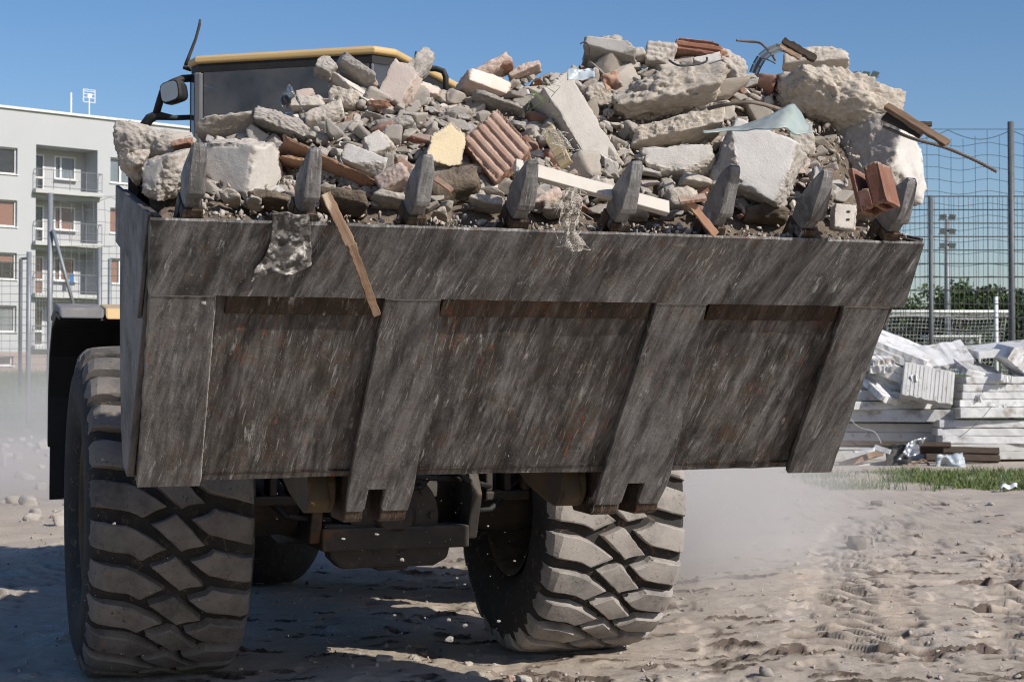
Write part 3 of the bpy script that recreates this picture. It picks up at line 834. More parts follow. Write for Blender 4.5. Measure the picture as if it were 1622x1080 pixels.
# teeth with adapters
def tooth(x):
    # profile in (u, m) : block at the base, then a blunt tapering point leaning outward
    secs = [  # u, m front, m back, half width front, half width back
        (1.292, 0.004, -0.075, 0.030, 0.033),
        (1.345, 0.020, -0.082, 0.029, 0.035),
        (1.362, 0.040, -0.082, 0.034, 0.036),
        (1.385, 0.044, -0.078, 0.034, 0.036),
        (1.440, 0.036, -0.064, 0.032, 0.033),
        (1.505, 0.020, -0.044, 0.028, 0.028),
        (1.545, 0.006, -0.028, 0.024, 0.023),
        (1.566, -0.004, -0.018, 0.017, 0.016)]
    rs = np.random.RandomState(int(x * 100) + 500)
    wshort = rs.uniform(-.09, .05)
    vs, fs = [], []
    n = 6
    for (u, mf, mb_, wf, wb) in secs:
        mm = mf - 0.35 * (mf - mb_)
        wear = rs.uniform(-.003, .003, 6)
        for q, (px_, m_) in enumerate(((-wb, mb_), (wb, mb_), (wf * 1.06, mm), (wf * .9, mf), (-wf * .9, mf), (-wf * 1.06, mm))):
            vs.append(BP(x + px_ + wear[q], u * (1 + wshort * max(0, u - 1.4)) + 0.5 * wear[5 - q], m_ + wear[q] * .6))
    for i in range(len(secs) - 1):
        for k in range(n):
            fs.append((i * n + k, i * n + (k + 1) % n, (i + 1) * n + (k + 1) % n, (i + 1) * n + k))
    fs += [tuple(range(n))[::-1], tuple(range((len(secs) - 1) * n, len(secs) * n))]
    o = MB().add(vs, fs).build('tooth', M['tooth_steel'], loader, bevel=0.007, segs=2)
    a = MB()
    a.prism([(x - 0.048, 1.18), (x + 0.048, 1.18), (x + 0.040, 1.30), (x - 0.040, 1.30)], -0.09, -0.030, lambda p, u, m: BP(p, u, m))
    a.prism([(x - 0.040, 1.262), (x + 0.040, 1.262), (x + 0.036, 1.30), (x - 0.036, 1.30)], -0.029, 0.022, lambda p, u, m: BP(p, u, m))
    a.build('tooth_adapter', M['steel_weld'], loader, bevel=0.004)
for x in (-1.52, -1.115, -0.705, -0.306, 0.105, 0.512, 0.915, 1.305): tooth(x)

# tyres
RT = 0.885
def make_tyre_meshes():
    gk = [0.0, .22, .36, .49, .57, .63, .70, 1.0]; gv = [0.0, -.15, -.48, -.90, -1.21, -1.46, -1.73, -2.05]
    W = 0.392; pitch = 2 * math.pi / 26
    def crown(w):     # outer radius over the width (w -1..1)
        return RT - 0.020 * abs(w) ** 3 - 0.03 * max(0, (abs(w) - 0.86) / 0.14) ** 2
    def block(name, wu0, wu1, wl0, wl1, g, seed=0):
        rs = np.random.RandomState(seed)
        """upper groove = curve k, lower = curve k-1; wu: extent along upper edge, wl along lower; g groove half-width fn"""
        na, nb = 9, 6
        top = {}
        vs, fs = [], []
        rings = [(0.0, 0.0), (0.012, -0.004), (0.012, -0.062)]
        def P(a, b, inset, dr, flare=0.0):
            wu = wu0 + (wu1 - wu0) * a; wl = wl0 + (wl1 - wl0) * a
            w = wl + (wu - wl) * b
            gu = np.interp(w, gk, gv); 
            s = gu - 1 + g(w) + (1 - 2 * g(w)) * b
            r = crown(2 * w - 1) + dr
            return (-W + 2 * W * w, r, s)
        av = [0, .035] + [k / (na - 2) for k in range(1, na - 2)] + [.965, 1]; bv = [0, .06] + [k / (nb - 2) for k in range(1, nb - 2)] + [.94, 1]
        for j in range(nb + 1):
            for i in range(na + 1):
                w, r, s = P(av[i], bv[j], 0, 0)
                # rounded rim
                ed = min(i, na - i) == 0 or min(j, nb - j) == 0
                cut = rs.uniform(0, 1) ** 6 if ed else 0
                top[i, j] = len(vs); vs.append((w + rs.uniform(-.0025, .0025), r - (0.005 + 0.018 * cut if ed else rs.uniform(0, .0008)), s + rs.uniform(-.010, .010)))
        for j in range(nb):
            for i in range(na):
                fs.append((top[i, j], top[i + 1, j], top[i + 1, j + 1], top[i, j + 1]))
        loop = [(i, 0) for i in range(na)] + [(na, j) for j in range(nb)] + [(i, nb) for i in range(na, 0, -1)] + [(0, j) for j in range(nb, 0, -1)]
        low = {}
        for (i, j) in loop:
            w, r, s = vs[top[i, j]]
            # walls slope outward to the base; shoulders wrap down the sidewall
            cw = sum(q[0] for q in vs[:len(top)]) / len(top); cs = sum(q[2] for q in vs[:len(top)]) / len(top)
            dr = 0.055
            w2 = w + (0.008 if w > cw else -0.008); s2 = s + (0.008 if s > cs else -0.008) / RT
            if abs(abs(w) - W) < 0.02: dr = 0.10; w2 = w + math.copysign(0.022, w)
            low[i, j] = len(vs); vs.append((w2, r - dr, s2))
        for a, b in zip(loop, loop[1:] + loop[:1]):
            fs.append((top[a], low[a], low[b], top[b]))
        out = []
        for (w, r, s) in vs:
            an = s * pitch
            out.append((w, -r * math.cos(an), r * math.sin(an)))     # faces the machine's front at angle 0
        me = bpy.data.meshes.new(name); me.from_pydata(out, [], fs)
        bm = bmesh.new(); bm.from_mesh(me); bmesh.ops.recalc_face_normals(bm, faces=bm.faces); bm.to_mesh(me); bm.free()
        me.shade_smooth(); me.set_sharp_from_angle(angle=R(17)); me.materials.append(M['lug'])
        return me
    gs = lambda w: 0.175 - 0.05 * math.exp(-((w - 0.52) / 0.13) ** 2)
    bl = [[block('tread_lug', 0.0, 0.44, 0.0, 0.285, gs, 3 * v), block('tread_lug', 0.50, 0.68, 0.35, 0.53, gs, 3 * v + 1), block('tread_lug', 0.745, 1.0, 0.60, 1.0, gs, 3 * v + 2)] for v in range(5)]
    dusty = []  # lug copies in the brighter, sunlit colour
    for row in bl:
        dusty.append([])
        for me in row:
            m2 = me.copy(); m2.materials.clear(); m2.materials.append(M['lug_sunlit']); dusty[-1].append(m2)
    return bl, dusty, pitch
lug_meshes, lug_sunlit_meshes, lug_pitch = make_tyre_meshes()
tyre_prof = [(-0.28, 0.41), (-0.36, 0.43), (-0.435, 0.53), (-0.462, 0.64), (-0.455, 0.74), (-0.432, 0.795), (-0.40, 0.822), (-0.2, 0.832), (0, 0.834), (0.2, 0.832), (0.40, 0.822), (0.432, 0.795), (0.455, 0.74), (0.462, 0.64), (0.435, 0.53), (0.36, 0.43), (0.28, 0.41)]
tyre_prof = [(w * 0.915, r) for w, r in tyre_prof]
TRACK = 2.43
def wheel(x, side, phase):
    c = Matrix.Translation((x, 0, RT - 0.012))
    ty = MB(c).lathe(tyre_prof, 72).build('tyre', M['tyre'], loader, smooth=True)
    for k in range(26):
        for me in (lug_sunlit_meshes if x > 0 else lug_meshes)[(k * 3 + (1 if x > 0 else 0)) % 5]:
            o = bpy.data.objects.new('tread_lug', me); COL.objects.link(o); o.parent = ty
            o.matrix_local = c @ Matrix.Rotation(-(k + phase) * lug_pitch, 4, 'X')
    s = side
    rim = [(s * 0.34, 0.445), (s * 0.35, 0.455), (s * 0.36, 0.43), (s * 0.33, 0.40), (s * 0.15, 0.36), (s * 0.12, 0.26), (s * 0.17, 0.22), (s * 0.19, 0.12), (s * 0.19, 0.0)]
    ro = MB(c).lathe(rim, 48).build('rim', M['dirty_yellow'], loader, smooth=True)
    MB(c).lathe([(-s * 0.36, 0.44), (-s * 0.35, 0.41), (-s * 0.1, 0.37), (s * 0.1, 0.36)], 48).build('rim_barrel', M['dark_metal'], ro, smooth=True)
    nb = MB(c)
    for k in range(12):
        a = 2 * math.pi * k / 12
        nb.lathe([(0, 0)], 1) if False else nb.tube([(s * 0.13, 0.29 * math.sin(a), 0.29 * math.cos(a)), (s * 0.175, 0.29 * math.sin(a), 0.29 * math.cos(a))], 0.018, 6)
    tag(nb.build('wheel_nuts', M['dark_metal'], ro), kind='stuff')
wheel(-TRACK / 2 - 0.015, -1, 0.25)
wheel(TRACK / 2 - 0.05, 1, 0.6)

# axle and front frame
ax = MB()
ax.lathe([(-1.0, 0.0), (-1.0, 0.17), (-0.8, 0.19), (-0.55, 0.17), (-0.40, 0.21), (-0.30, 0.275), (0.0, 0.30), (0.30, 0.275), (0.40, 0.21), (0.55, 0.17), (0.8, 0.19), (1.0, 0.17), (1.0, 0.0)], 32)
for v in ax.v: v.z += RT
ax.build('axle_housing', M['dark_metal'], loader, smooth=True)
d = MB()
d.lathe([(-0.17, 0.0), (-0.17, 0.24), (-0.05, 0.27), (0.14, 0.24), (0.14, 0.0)], 24)
for v in d.v: v.z += RT - 0.06; v.y -= 0.18
d.build('differential', M['dark_metal'], loader, smooth=True)
fb = MB()
for sx in (-1, 1):
    fb.prism([(-0.55, 0.95), (-0.35, 1.25), (-0.15, 1.95), (0.3, 2.1), (0.9, 1.75), (1.5, 1.5), (1.55, 0.75), (0.4, 0.62), (-0.45, 0.70)], sx * 0.44 - 0.03, sx * 0.44 + 0.03, lambda y, z, x: (x, y, z))
fb.box((0, 0.9, 1.15), (0.82, 1.2, 0.8))
fb.box((0, -0.25, 0.72), (0.82, 0.5, 0.12))
fb.build('front_frame', M['dark_metal'], loader, bevel=0.01)
cp = MB()
cp.prism([(-0.36, 0.62), (-0.30, 0.56), (0.22, 0.56), (0.30, 0.60), (0.34, 0.78), (-0.40, 0.80)], -0.46, -0.33, lambda x, z, y: (x, y, z))
cp.prism([(-0.10, 0.54), (0.08, 0.54), (0.10, 0.62), (-0.12, 0.62)], -0.44, -0.2, lambda x, z, y: (x, y, z))
cp.build('axle_guard', M['dark_metal'], loader, bevel=0.02)
bt = MB()
for k in range(9):
    a_ = 2 * math.pi * k / 9
    bt.tube([(0.21 * math.cos(a_), -0.47, RT - .05 + 0.21 * math.sin(a_)), (0.21 * math.cos(a_), -0.42, RT - .05 + 0.21 * math.sin(a_))], 0.022, 6)
tag(bt.build('cover_bolts', M['dark_metal'], loader), kind='stuff')
fl_c = MB(); fl_c.tube([(0, -0.40, RT - .05), (0, -0.45, RT - .05), (0, -0.455, RT - .05), (0, -0.50, RT - .05)], [0.25, 0.25, 0.12, 0.09], 24); fl_c.build('axle_cover', M['dark_metal'], loader, bevel=0.008)
for (xa, za, xb, zb) in ((-0.35, 1.15, 0.1, 0.95), (0.32, 1.12, 0.05, 0.98), (-0.2, 1.2, 0.42, 1.02), (-0.75, 1.0, -0.35, 0.82), (0.78, 1.0, 0.4, 0.84)):
    MB().tube([(xa, -0.3, za), ((xa + xb) / 2 - .05, -0.48, (za + zb) / 2 - .06), (xb, -0.42, zb)], 0.016, 6).build('hydraulic_hose', M['black_plastic'], loader, smooth=True)
for sx in (-1, 1):                                     # bolted bracket blocks either side of the axle
    b = MB()
    b.box((sx * 0.66, -0.35, 1.10), (0.26, 0.16, 0.05)); b.box((sx * 0.66, -0.35, 0.93), (0.26, 0.16, 0.05))
    for k in (-1, 0, 1): b.box((sx * 0.66 + k * 0.11, -0.35, 1.015), (0.04, 0.16, 0.118))
    b.build('axle_bracket', M['dark_metal'], loader, bevel=0.01)
    MB().tube([(sx * 0.25, -0.42, 1.2), (sx * 0.4, -0.5, 1.02), (sx * 0.55, -0.42, 0.98), (sx * 0.62, -0.2, 1.1)], 0.018, 8).build('hydraulic_hose', M['black_plastic'], loader, smooth=True)
    # lift arms with round yellow bosses at the bucket hinge
    hxx = -0.845 if sx < 0 else 0.285
    arm = [(-2.36, 1.06), (-2.30, 1.02), (-2.15, 1.02), (-1.9, 1.08), (-1.0, 1.42), (0.1, 1.85), (0.25, 2.0), (0.1, 2.12), (-0.9, 1.72), (-1.8, 1.36), (-2.33, 1.22)]
    MB().prism(arm, hxx - 0.045, hxx + 0.045, lambda y, z, x: (x, y, z)).build('lift_arm', M['dirty_yellow'], loader, bevel=0.015)
    bo = MB(Matrix.Translation((hxx + .01, -2.24, 1.12))); bo.lathe([(-0.06, 0), (-0.06, 0.105), (0.06, 0.105), (0.06, 0)], 24)
    bo.build('hinge_boss', M['dirty_yellow'], loader, smooth=False, bevel=0.008)
    MB().tube([(sx * 0.3, 0.3, 1.3), (sx * 0.38, -0.8, 1.42)], 0.07, 12).build('lift_cylinder', M['dark_metal'], loader, smooth=True)
MB().prism([(-2.1, 1.95), (-2.05, 2.05), (-0.4, 2.25), (-0.3, 2.0), (-0.9, 1.75)], -0.07, 0.07, lambda y, z, x: (x, y, z)).build('tilt_lever', M['dirty_yellow'], loader, bevel=0.01)
# mudguards behind the front wheels
def mudguard(sx):
    f = [(0.15, 1.925), (0.45, 1.955), (0.75, 1.90), (0.95, 1.74), (1.05, 1.50), (1.07, 1.20)]
    i = [(y - 0.02, z - 0.03) for y, z in f]
    xa, xb = (-1.72, -0.84) if sx < 0 else (0.84, 1.72)
    MB().prism(f + i[::-1], xa, xb, lambda y, z, x: (x, y, z)).build('mudguard', M['black_plastic'], loader, bevel=0.006)
    MB().prism([(1.045, 1.30), (1.075, 1.30), (1.10, 0.86), (1.075, 0.86)], xa + 0.015, xb - 0.1, lambda y, z, x: (x, y, z)).build('mud_flap', M['black_plastic'], loader)
    t = [(0.10, 1.90), (0.13, 1.965), (0.45, 2.0), (0.78, 1.945), (0.78, 1.905), (0.45, 1.957), (0.15, 1.927)]
    m = -1.48 if sx < 0 else 1.48
    MB().prism(t, xa - 0.005 if sx < 0 else m, m - 0.002 if sx < 0 else xb + 0.005, lambda y, z, x: (x, y, z)).build('mudguard_cap', M['grey_cap'], loader, bevel=0.02, segs=3)
    MB().prism(t, m if sx < 0 else xa, xb if sx < 0 else m - 0.002, lambda y, z, x: (x, y, z)).build('mudguard_bracket', M['yellow_paint'], loader, bevel=0.012)
mudguard(-1); mudguard(1)

# rear half, steered to the left
MR = Matrix.Translation((0, 1.65, 0)) @ Matrix.Rotation(R(-35.5), 4, 'Z')
def rear(): return MB(MR)
# cab
RZ = 3.70
outline = [(-0.70, -0.30), (0.56, -0.30), (0.66, -0.16), (0.68, 1.42), (-0.86, 1.42), (-0.88, 0.0), (-0.80, -0.20)]
def shrink(pl, k):
    cx = sum(p[0] for p in pl) / len(pl); cy_ = sum(p[1] for p in pl) / len(pl)
    return [(cx + (x - cx) * k, cy_ + (y - cy_) * k) for x, y in pl]
rf = rear()
lay = [(0.985, RZ - 0.045), (1.004, RZ - 0.035), (1.008, RZ - 0.012), (0.99, RZ + 0.006), (0.93, RZ + 0.016), (0.5, RZ + 0.03)]
vs, fs = [], []
for k, z in lay:
    vs += [(x, y, z) for x, y in shrink(outline, k)]
n = len(outline)
for i in range(len(lay) - 1):
    for k in range(n): fs.append((i * n + k, i * n + (k + 1) % n, (i + 1) * n + (k + 1) % n, (i + 1) * n + k))
fs += [tuple(range(n))[::-1], tuple(range((len(lay) - 1) * n, len(lay) * n))]
rf.add(vs, fs).build('roof', M['yellow_paint'], loader, bevel=0.01, segs=2)
inner = shrink(outline, 0.975)
hd = rear()
hd.prism(inner, RZ - 0.10, RZ - 0.046, lambda a, b, e: (a, b, e)).build('roof_liner', M['black_plastic'], loader)
def pane(p0, p1, z0, z1, name, mat, th=0.012, z0b=None):
    (x0, y0), (x1, y1) = p0, p1
    nx_, ny_ = -(y1 - y0), (x1 - x0); L = math.hypot(nx_, ny_); nx_, ny_ = nx_ / L * th / 2, ny_ / L * th / 2
    mb = rear()
    vs = []
    for s in (-1, 1):
        vs += [(x0 + nx_ * s, y0 + ny_ * s, z0), (x1 + nx_ * s, y1 + ny_ * s, z0), (x1 + nx_ * s, y1 + ny_ * s, z1), (x0 + nx_ * s, y0 + ny_ * s, z1)]
    mb.add(vs, [(3, 2, 1, 0), (4, 5, 6, 7), (0, 1, 5, 4), (1, 2, 6, 5), (2, 3, 7, 6), (3, 0, 4, 7)])
    return mb.build(name, mat, loader)
I = inner
ZB, ZT = 1.95, RZ - 0.104
pane((I[0][0] + 0.045, I[0][1]), (I[1][0] - 0.02, I[1][1]), ZB, ZT, 'windscreen', M['cab_glass'])
pane(I[1], I[2], ZB, ZT, 'corner_window', M['cab_side_glass'])
pane((I[2][0], I[2][1] + 0.02), (I[3][0], 0.55), ZB, ZT, 'side_window', M['cab_side_glass'])
pane((I[3][0], 0.62), (I[3][0], 1.30), 2.25, ZT, 'side_window', M['cab_side_glass'])
pane((I[6][0] + 0.01, I[6][1] - 0.01), (I[0][0] - 0.01, I[0][1]), ZB, ZT, 'corner_window', M['cab_side_glass'])
pane((I[5][0], I[5][1] + 0.02), (I[6][0], I[6][1] + 0.01), ZB, ZT, 'corner_window', M['cab_side_glass'])
pane((I[5][0], 0.06), (I[4][0] , 0.66), ZB, ZT, 'side_window', M['cab_side_glass'])
pane((I[4][0], 0.66), (I[4][0], 1.36), 1.95, ZT, 'side_panel', M['cab_trim'], 0.03)
pane((I[4][0] + 0.06, I[4][1]), (I[3][0] - 0.06, I[3][1]), 2.5, ZT, 'rear_panel', M['cab_trim'], 0.03)
def pillar(x, y, w=0.05, nm='cab_pillar', z0=1.6): rear().box((x, y, (z0 + ZT) / 2), (w, w, ZT - z0 - 0.002)).build(nm, M['grey_cap'], loader, bevel=0.012)
pillar(I[0][0] + 0.01, I[0][1] - 0.004, 0.055); pillar(I[1][0], I[1][1], 0.022); pillar(I[2][0], I[2][1], 0.022); pillar(I[5][0], I[5][1] + 0.03, 0.03)
pillar(I[3][0], 0.585, 0.07); pillar(I[3][0], I[3][1], 0.12); pillar(I[4][0], I[4][1], 0.12); pillar(I[6][0], I[6][1], 0.02)
lower = rear(); lower.prism(inner, 1.45, 1.94, lambda a, b, e: (a, b, e)).build('cab_base', M['yellow_paint'], loader, bevel=0.02)
rw = rear(); rw.box((-0.09, 1.385, 2.25), (1.35, 0.03, 0.58)); rw.box((-0.74, 1.385, 2.9), (0.2, 0.03, 1.3)); rw.build('rear_panel', M['black_plastic'], loader)
st = rear()
st.box((-0.1, 0.75, 2.25), (0.52, 0.5, 0.14)); st.box((-0.1, 1.02, 2.68), (0.50, 0.13, 0.75)); st.box((-0.1, 1.03, 3.14), (0.28, 0.10, 0.2))
st.box((-0.1, 0.75, 2.06), (0.3, 0.3, 0.24))
st.build('driver_seat', M['black_plastic'], loader, bevel=0.04, segs=3)
co = rear()
co.box((-0.1, -0.02, 2.3), (0.34, 0.24, 0.10)); co.tube([(-0.1, 0.0, 1.95), (-0.1, 0.06, 2.35)], 0.05, 8)
co.build('dashboard', M['black_plastic'], loader, bevel=0.02)
sw = rear(); sw.tube([(-0.1 + 0.19 * math.cos(a), 0.16 + 0.1 * math.sin(a), 2.52 + 0.16 * math.sin(a)) for a in np.linspace(0, 2 * math.pi, 25)], 0.014, 6)
sw.build('steering_wheel', M['black_plastic'], loader, smooth=True)
# engine hood, rear frame, rear wheels
rear().prism([(1.50, 1.15), (1.50, 2.45), (1.8, 2.50), (3.6, 2.30), (3.75, 2.1), (3.75, 1.0)], -0.75, 0.75, lambda y, z, x: (x, y, z)).build('engine_hood', M['yellow_paint'], loader, bevel=0.04)
rear().prism([(0.05, 0.75), (0.05, 1.3), (0.4, 1.42), (3.6, 1.12), (3.9, 0.9), (3.9, 0.7), (0.6, 0.62)], -0.45, 0.45, lambda y, z, x: (x, y, z)).build('rear_frame', M['dark_metal'], loader, bevel=0.02)
for sx in (-1, 1):
    rw = MB(MR @ Matrix.Translation((sx * TRACK / 2, 1.65, RT)))
    prof_t = [(w, r + (0.05 if r > 0.8 else 0)) for w, r in tyre_prof]
    rw.lathe(prof_t, 64).build('tyre', M['tyre'], loader, smooth=True)
    r2 = MB(MR @ Matrix.Translation((sx * TRACK / 2, 1.65, RT)))
    r2.lathe([(sx * 0.34, 0.44), (sx * 0.33, 0.40), (sx * 0.12, 0.34), (sx * 0.14, 0.0)], 40).build('rim', M['dirty_yellow'], loader, smooth=True)
# things bolted to the cab: mirror, handrail, aerials (placed where they stand beside the cab)
def lp(px, py, Y): return MLI @ at(px, py, Y)
YC = 10.95
br = MB()
br.tube([lp(306, 124, YC), lp(290, 125, YC - .05), lp(272, 132, YC - .1), lp(259, 142, YC - .12), lp(254, 158, YC - .12), lp(247, 182, YC - .1)], 0.026, 8)
br.build('mirror_bracket', M['black_plastic'], loader, smooth=True)
b2 = MB()
b2.tube([lp(307, 186, YC), lp(275, 187, YC - .06), lp(248, 183, YC - .1), lp(237, 188, YC - .1), lp(228, 200, YC - .08), lp(224, 225, YC - .05), lp(222, 262, YC)], [.018, .018, .032, .034, .034, .034, .034], 8)
b2.build('handrail', M['black_plastic'], loader, smooth=True)
mc = lp(277, 147, YC - .16)
mh = MB(Matrix.Translation(mc) @ Matrix.Rotation(R(-48), 4, 'Z') @ Matrix.Rotation(R(-10), 4, 'Y'))
ol = [(0.085 * math.copysign(abs(math.cos(a)) ** .55, math.cos(a)), 0.075 * math.copysign(abs(math.sin(a)) ** .55, math.sin(a))) for a in np.linspace(0, 2 * math.pi, 25)[:-1]]
vs, fs = [], []
for k, y in ((0.93, -0.055), (1.0, -0.035), (1.0, 0.01), (0.8, 0.05)): vs += [(x * k, y, z * k) for x, z in ol]
for i in range(3):
    for k in range(24): fs.append((i * 24 + k, i * 24 + (k + 1) % 24, (i + 1) * 24 + (k + 1) % 24, (i + 1) * 24 + k))
fs += [tuple(range(72, 96))]
fs += [tuple(range(24))[::-1]]
mo = mh.add(vs, fs).build('mirror', M['black_plastic'], loader, smooth=False)
mg = MB(mh.M); mg.add([(x * 0.84, -0.0565, z * 0.84) for x, z in ol], [tuple(range(24))[::-1]]).build('mirror_glass', M['lens'], mo)
an = MB(); an.tube([lp(294, 104, YC + .1), lp(300, 88, YC + .1), lp(310, 62, YC + .1), lp(316, 40, YC + .1), lp(317, 31, YC + .1)], [.014, .012, .010, .010, .008], 6); an.build('aerial', M['dark_metal'], loader, smooth=True)
ab = MB(); ab.tube([lp(291, 106, YC + .1), lp(300, 110, YC + .1), lp(309, 99, YC + .1)], 0.02, 6); ab.build('aerial_base', M['black_plastic'], loader, bevel=0.004)
gr = MB(); gr.tube([lp(664, 138, 10.9), lp(663, 114, 10.9), lp(668, 109, 10.9), lp(690, 109, 10.9), lp(702, 113, 10.9), lp(706, 122, 10.9), lp(706, 150, 10.9)], 0.020, 8); gr.build('grab_rail', M['black_plastic'], loader, smooth=True)
gs_ = MB(); gs_.tube([lp(657, 106, 11.2), lp(659, 82, 11.2)], [.016, .008], 6); gs_.build('aerial', M['dark_metal'], loader)

# ------------------------------------------------------------------ the heap in the bucket
CRY = -2.55
def plane_hit(px, py, yloc):
    o = MLI @ CAMP; r = MLI.to_3x3() @ ray(px, py)
    return o + r * ((yloc - o.y) / r.y)
SKY = [(180, 330), (200, 290), (240, 245), (300, 235), (400, 225), (450, 205), (500, 180), (560, 158), (640, 140), (690, 160), (760, 158), (830, 138), (900, 128), (960, 122), (1040, 116), (1120, 112), (1200, 138), (1290, 140), (1350, 158), (1420, 205), (1460, 290), (1480, 330)]
cr = [plane_hit(px, py, CRY) for px, py in SKY]
crx = [p.x for p in cr]; crz = [p.z for p in cr]
def heap(x, y):
    zc = np.interp(x, crx, crz)
    t = np.clip((y + 3.12) / (CRY + 3.12), 0, 1)
    f = 2.165 + (zc - 2.165) * t ** 0.85
    bk = np.clip((y - CRY) / 0.4, 0, 1)
    return f - bk * bk * 0.35
def heap_hit(px, py):
    o = MLI @ CAMP; r = MLI.to_3x3() @ ray(px, py)
    for i in range(240):
        y = -3.30 + i * 0.005
        p = o + r * ((y - o.y) / r.y)
        if p.z < heap(p.x, y): return ML @ p
    p = o + r * ((CRY - o.y) / r.y)
    return ML @ p
# earth and fines filling the gaps
hx = np.linspace(BX0 + 0.04, BX1 - 0.04, 260); hy = np.linspace(-3.25, -2.20, 110)
HX, HY2 = np.meshgrid(hx, hy)
hp = np.stack([HX.ravel(), HY2.ravel(), np.zeros(HX.size)], 1)
hzv = heap(hp[:, 0], hp[:, 1]) - (0.085 - 0.05 * np.clip((hp[:, 1] + 2.95) / 0.3, 0, 1)) + 0.05 * fbm(hp * 5, 91, 3) + 0.035 * fbm(hp * 18, 92, 4, 0.6)
edge_in = np.clip((hp[:, 1] + 3.25) / 0.10, 0, 1)
hzv = 2.11 + (hzv - 2.11) * edge_in
hp[:, 2] = np.maximum(hzv, 2.1)
id2 = np.arange(HX.size).reshape(HX.shape)
hf = np.stack([id2[:-1, :-1].ravel(), id2[:-1, 1:].ravel(), id2[1:, 1:].ravel(), id2[1:, :-1].ravel()], 1)
me = np_mesh('rubble_fill', hp, hf, M['rubble_dirt'], False)
fill = bpy.data.objects.new('rubble_fill', me); COL.objects.link(fill); fill.matrix_world = ML
tag(fill, 'loose earth and crumbled mortar filling the gaps between the blocks in the bucket', 'rubble', kind='stuff')

KEYS = []
def piece(name, label, cat, px, py, w, h, dep, tilt, mat, seed, back=0.25, pitch=18, yaw=0, clean=(), rough=0.05, sub=5, chops=5, chip=0.12, jit=0.16, Yoff=0.0, group=None, key=True, chopd=(0.95, 1.25), nscale=1.0, ridges=None, smooth=False, fine=None, flat=False):
    P = heap_hit(px, py)
    Y = P.y + Yoff
    k = Y / FPX
    # the photograph's height includes what the tilted top shows of the depth
    hh = max(0.4 * h, (h - dep / k * abs(math.sin(R(pitch))) * 0.45) / max(0.8, math.cos(R(pitch)))) * 0.95
    if w * h > 4200 and sub == 5: sub = 6
    if fine is None: fine = 0.010 if w * h > 2500 else 0.006
    me = chunk_mesh(name, (w * k * 0.94, dep, hh * k), mat, seed, sub, chops, jit, clean, rough, chip, chopd, smooth, nscale, ridges, fine, flat)
    o = bpy.data.objects.new(name, me); COL.objects.link(o)
    c = at(px, py, Y + back * dep)
    o.matrix_world = Matrix.Translation(c) @ Matrix.Rotation(R(yaw), 4, 'Z') @ Matrix.Rotation(R(-tilt), 4, 'Y') @ Matrix.Rotation(R(-pitch), 4, 'X')
    tag(o, label, cat, group)
    if key: KEYS.append((px, py, w / 2, h / 2, R(tilt)))
    return o

G, C_, B_, W_, PK, CR, BR, TL = (M[k] for k in ('grey_concrete', 'concrete', 'rough_beige', 'white_plaster', 'pink_plaster', 'cream_plaster', 'brick', 'dusty_tile'))
CC = 'concrete_block'
P_ = piece
# left end
P_('concrete_boulder', 'pale rounded concrete boulder overhanging the left end of the bucket, topmost there', 'boulder', 250, 247, 124, 80, 0.32, -6, W_, 1, clean=(1,), rough=0.055, chops=8, chopd=(0.8, 1.1), pitch=20)
P_('concrete_boulder', 'knobbly grey-brown boulder nose jutting left past the bucket side', 'boulder', 216, 262, 62, 56, 0.26, -25, B_, 2, rough=0.08, chops=8, chopd=(0.75, 1.05))
P_('concrete_boulder', 'smooth tan boulder wedged left of the leftmost bucket tooth', 'boulder', 265, 281, 92, 84, 0.26, 10, C_, 3, Yoff=-0.14, clean=(2,), rough=0.04, chops=8, chopd=(0.82, 1.1), yaw=-14, pitch=-14)
P_('brick_fragment', 'small orange brick shard beside the top of the leftmost tooth', 'brick', 289, 229, 36, 15, 0.06, 10, BR, 4, Yoff=-0.16, sub=4, back=0)
P_('concrete_block', 'big bright concrete block with combed mortar band right of the leftmost tooth', 'concrete block', 386, 266, 122, 94, 0.30, -6, C_, 5, Yoff=-0.12, clean=(1, 2), chops=5, chip=0.16, yaw=-22, pitch=-8, chopd=(0.9, 1.15))
P_('mortar_strip', 'flat combed mortar slab stuck on the front of the big left block', 'mortar', 356, 240, 66, 24, 0.06, -4, G, 6, Yoff=-0.27, sub=5, ridges=(0, 1, 0.011, 0.006), pitch=-4, back=0, yaw=-20)
P_('plaster_slab', 'pale pinkish plaster slab lying tilted on the big left block', 'plaster slab', 362, 205, 108, 26, 0.17, 12, C_, 7, clean=(5, 2), pitch=38)
P_('concrete_block', 'dark rough concrete lump with bright end face above the second tooth', 'concrete block', 453, 208, 102, 46, 0.22, -18, G, 8, clean=(1,), rough=0.06, Yoff=-0.04, chopd=(0.85, 1.1))
P_('fibreboard_sheet', 'curved reddish fibreboard sheet sagging behind the second tooth', 'board', 512, 264, 172, 9, 0.16, -26, M['fibreboard'], 9, Yoff=-0.10, rough=0.05, chip=0.3, chops=3, pitch=24, nscale=1.5)
P_('fibreboard_sheet', 'short brown fibreboard piece under the curved sheet by the second tooth', 'board', 470, 258, 60, 10, 0.10, -12, M['fibreboard'], 10, Yoff=-0.12, rough=0.05, chip=0.3, chops=3, pitch=14)
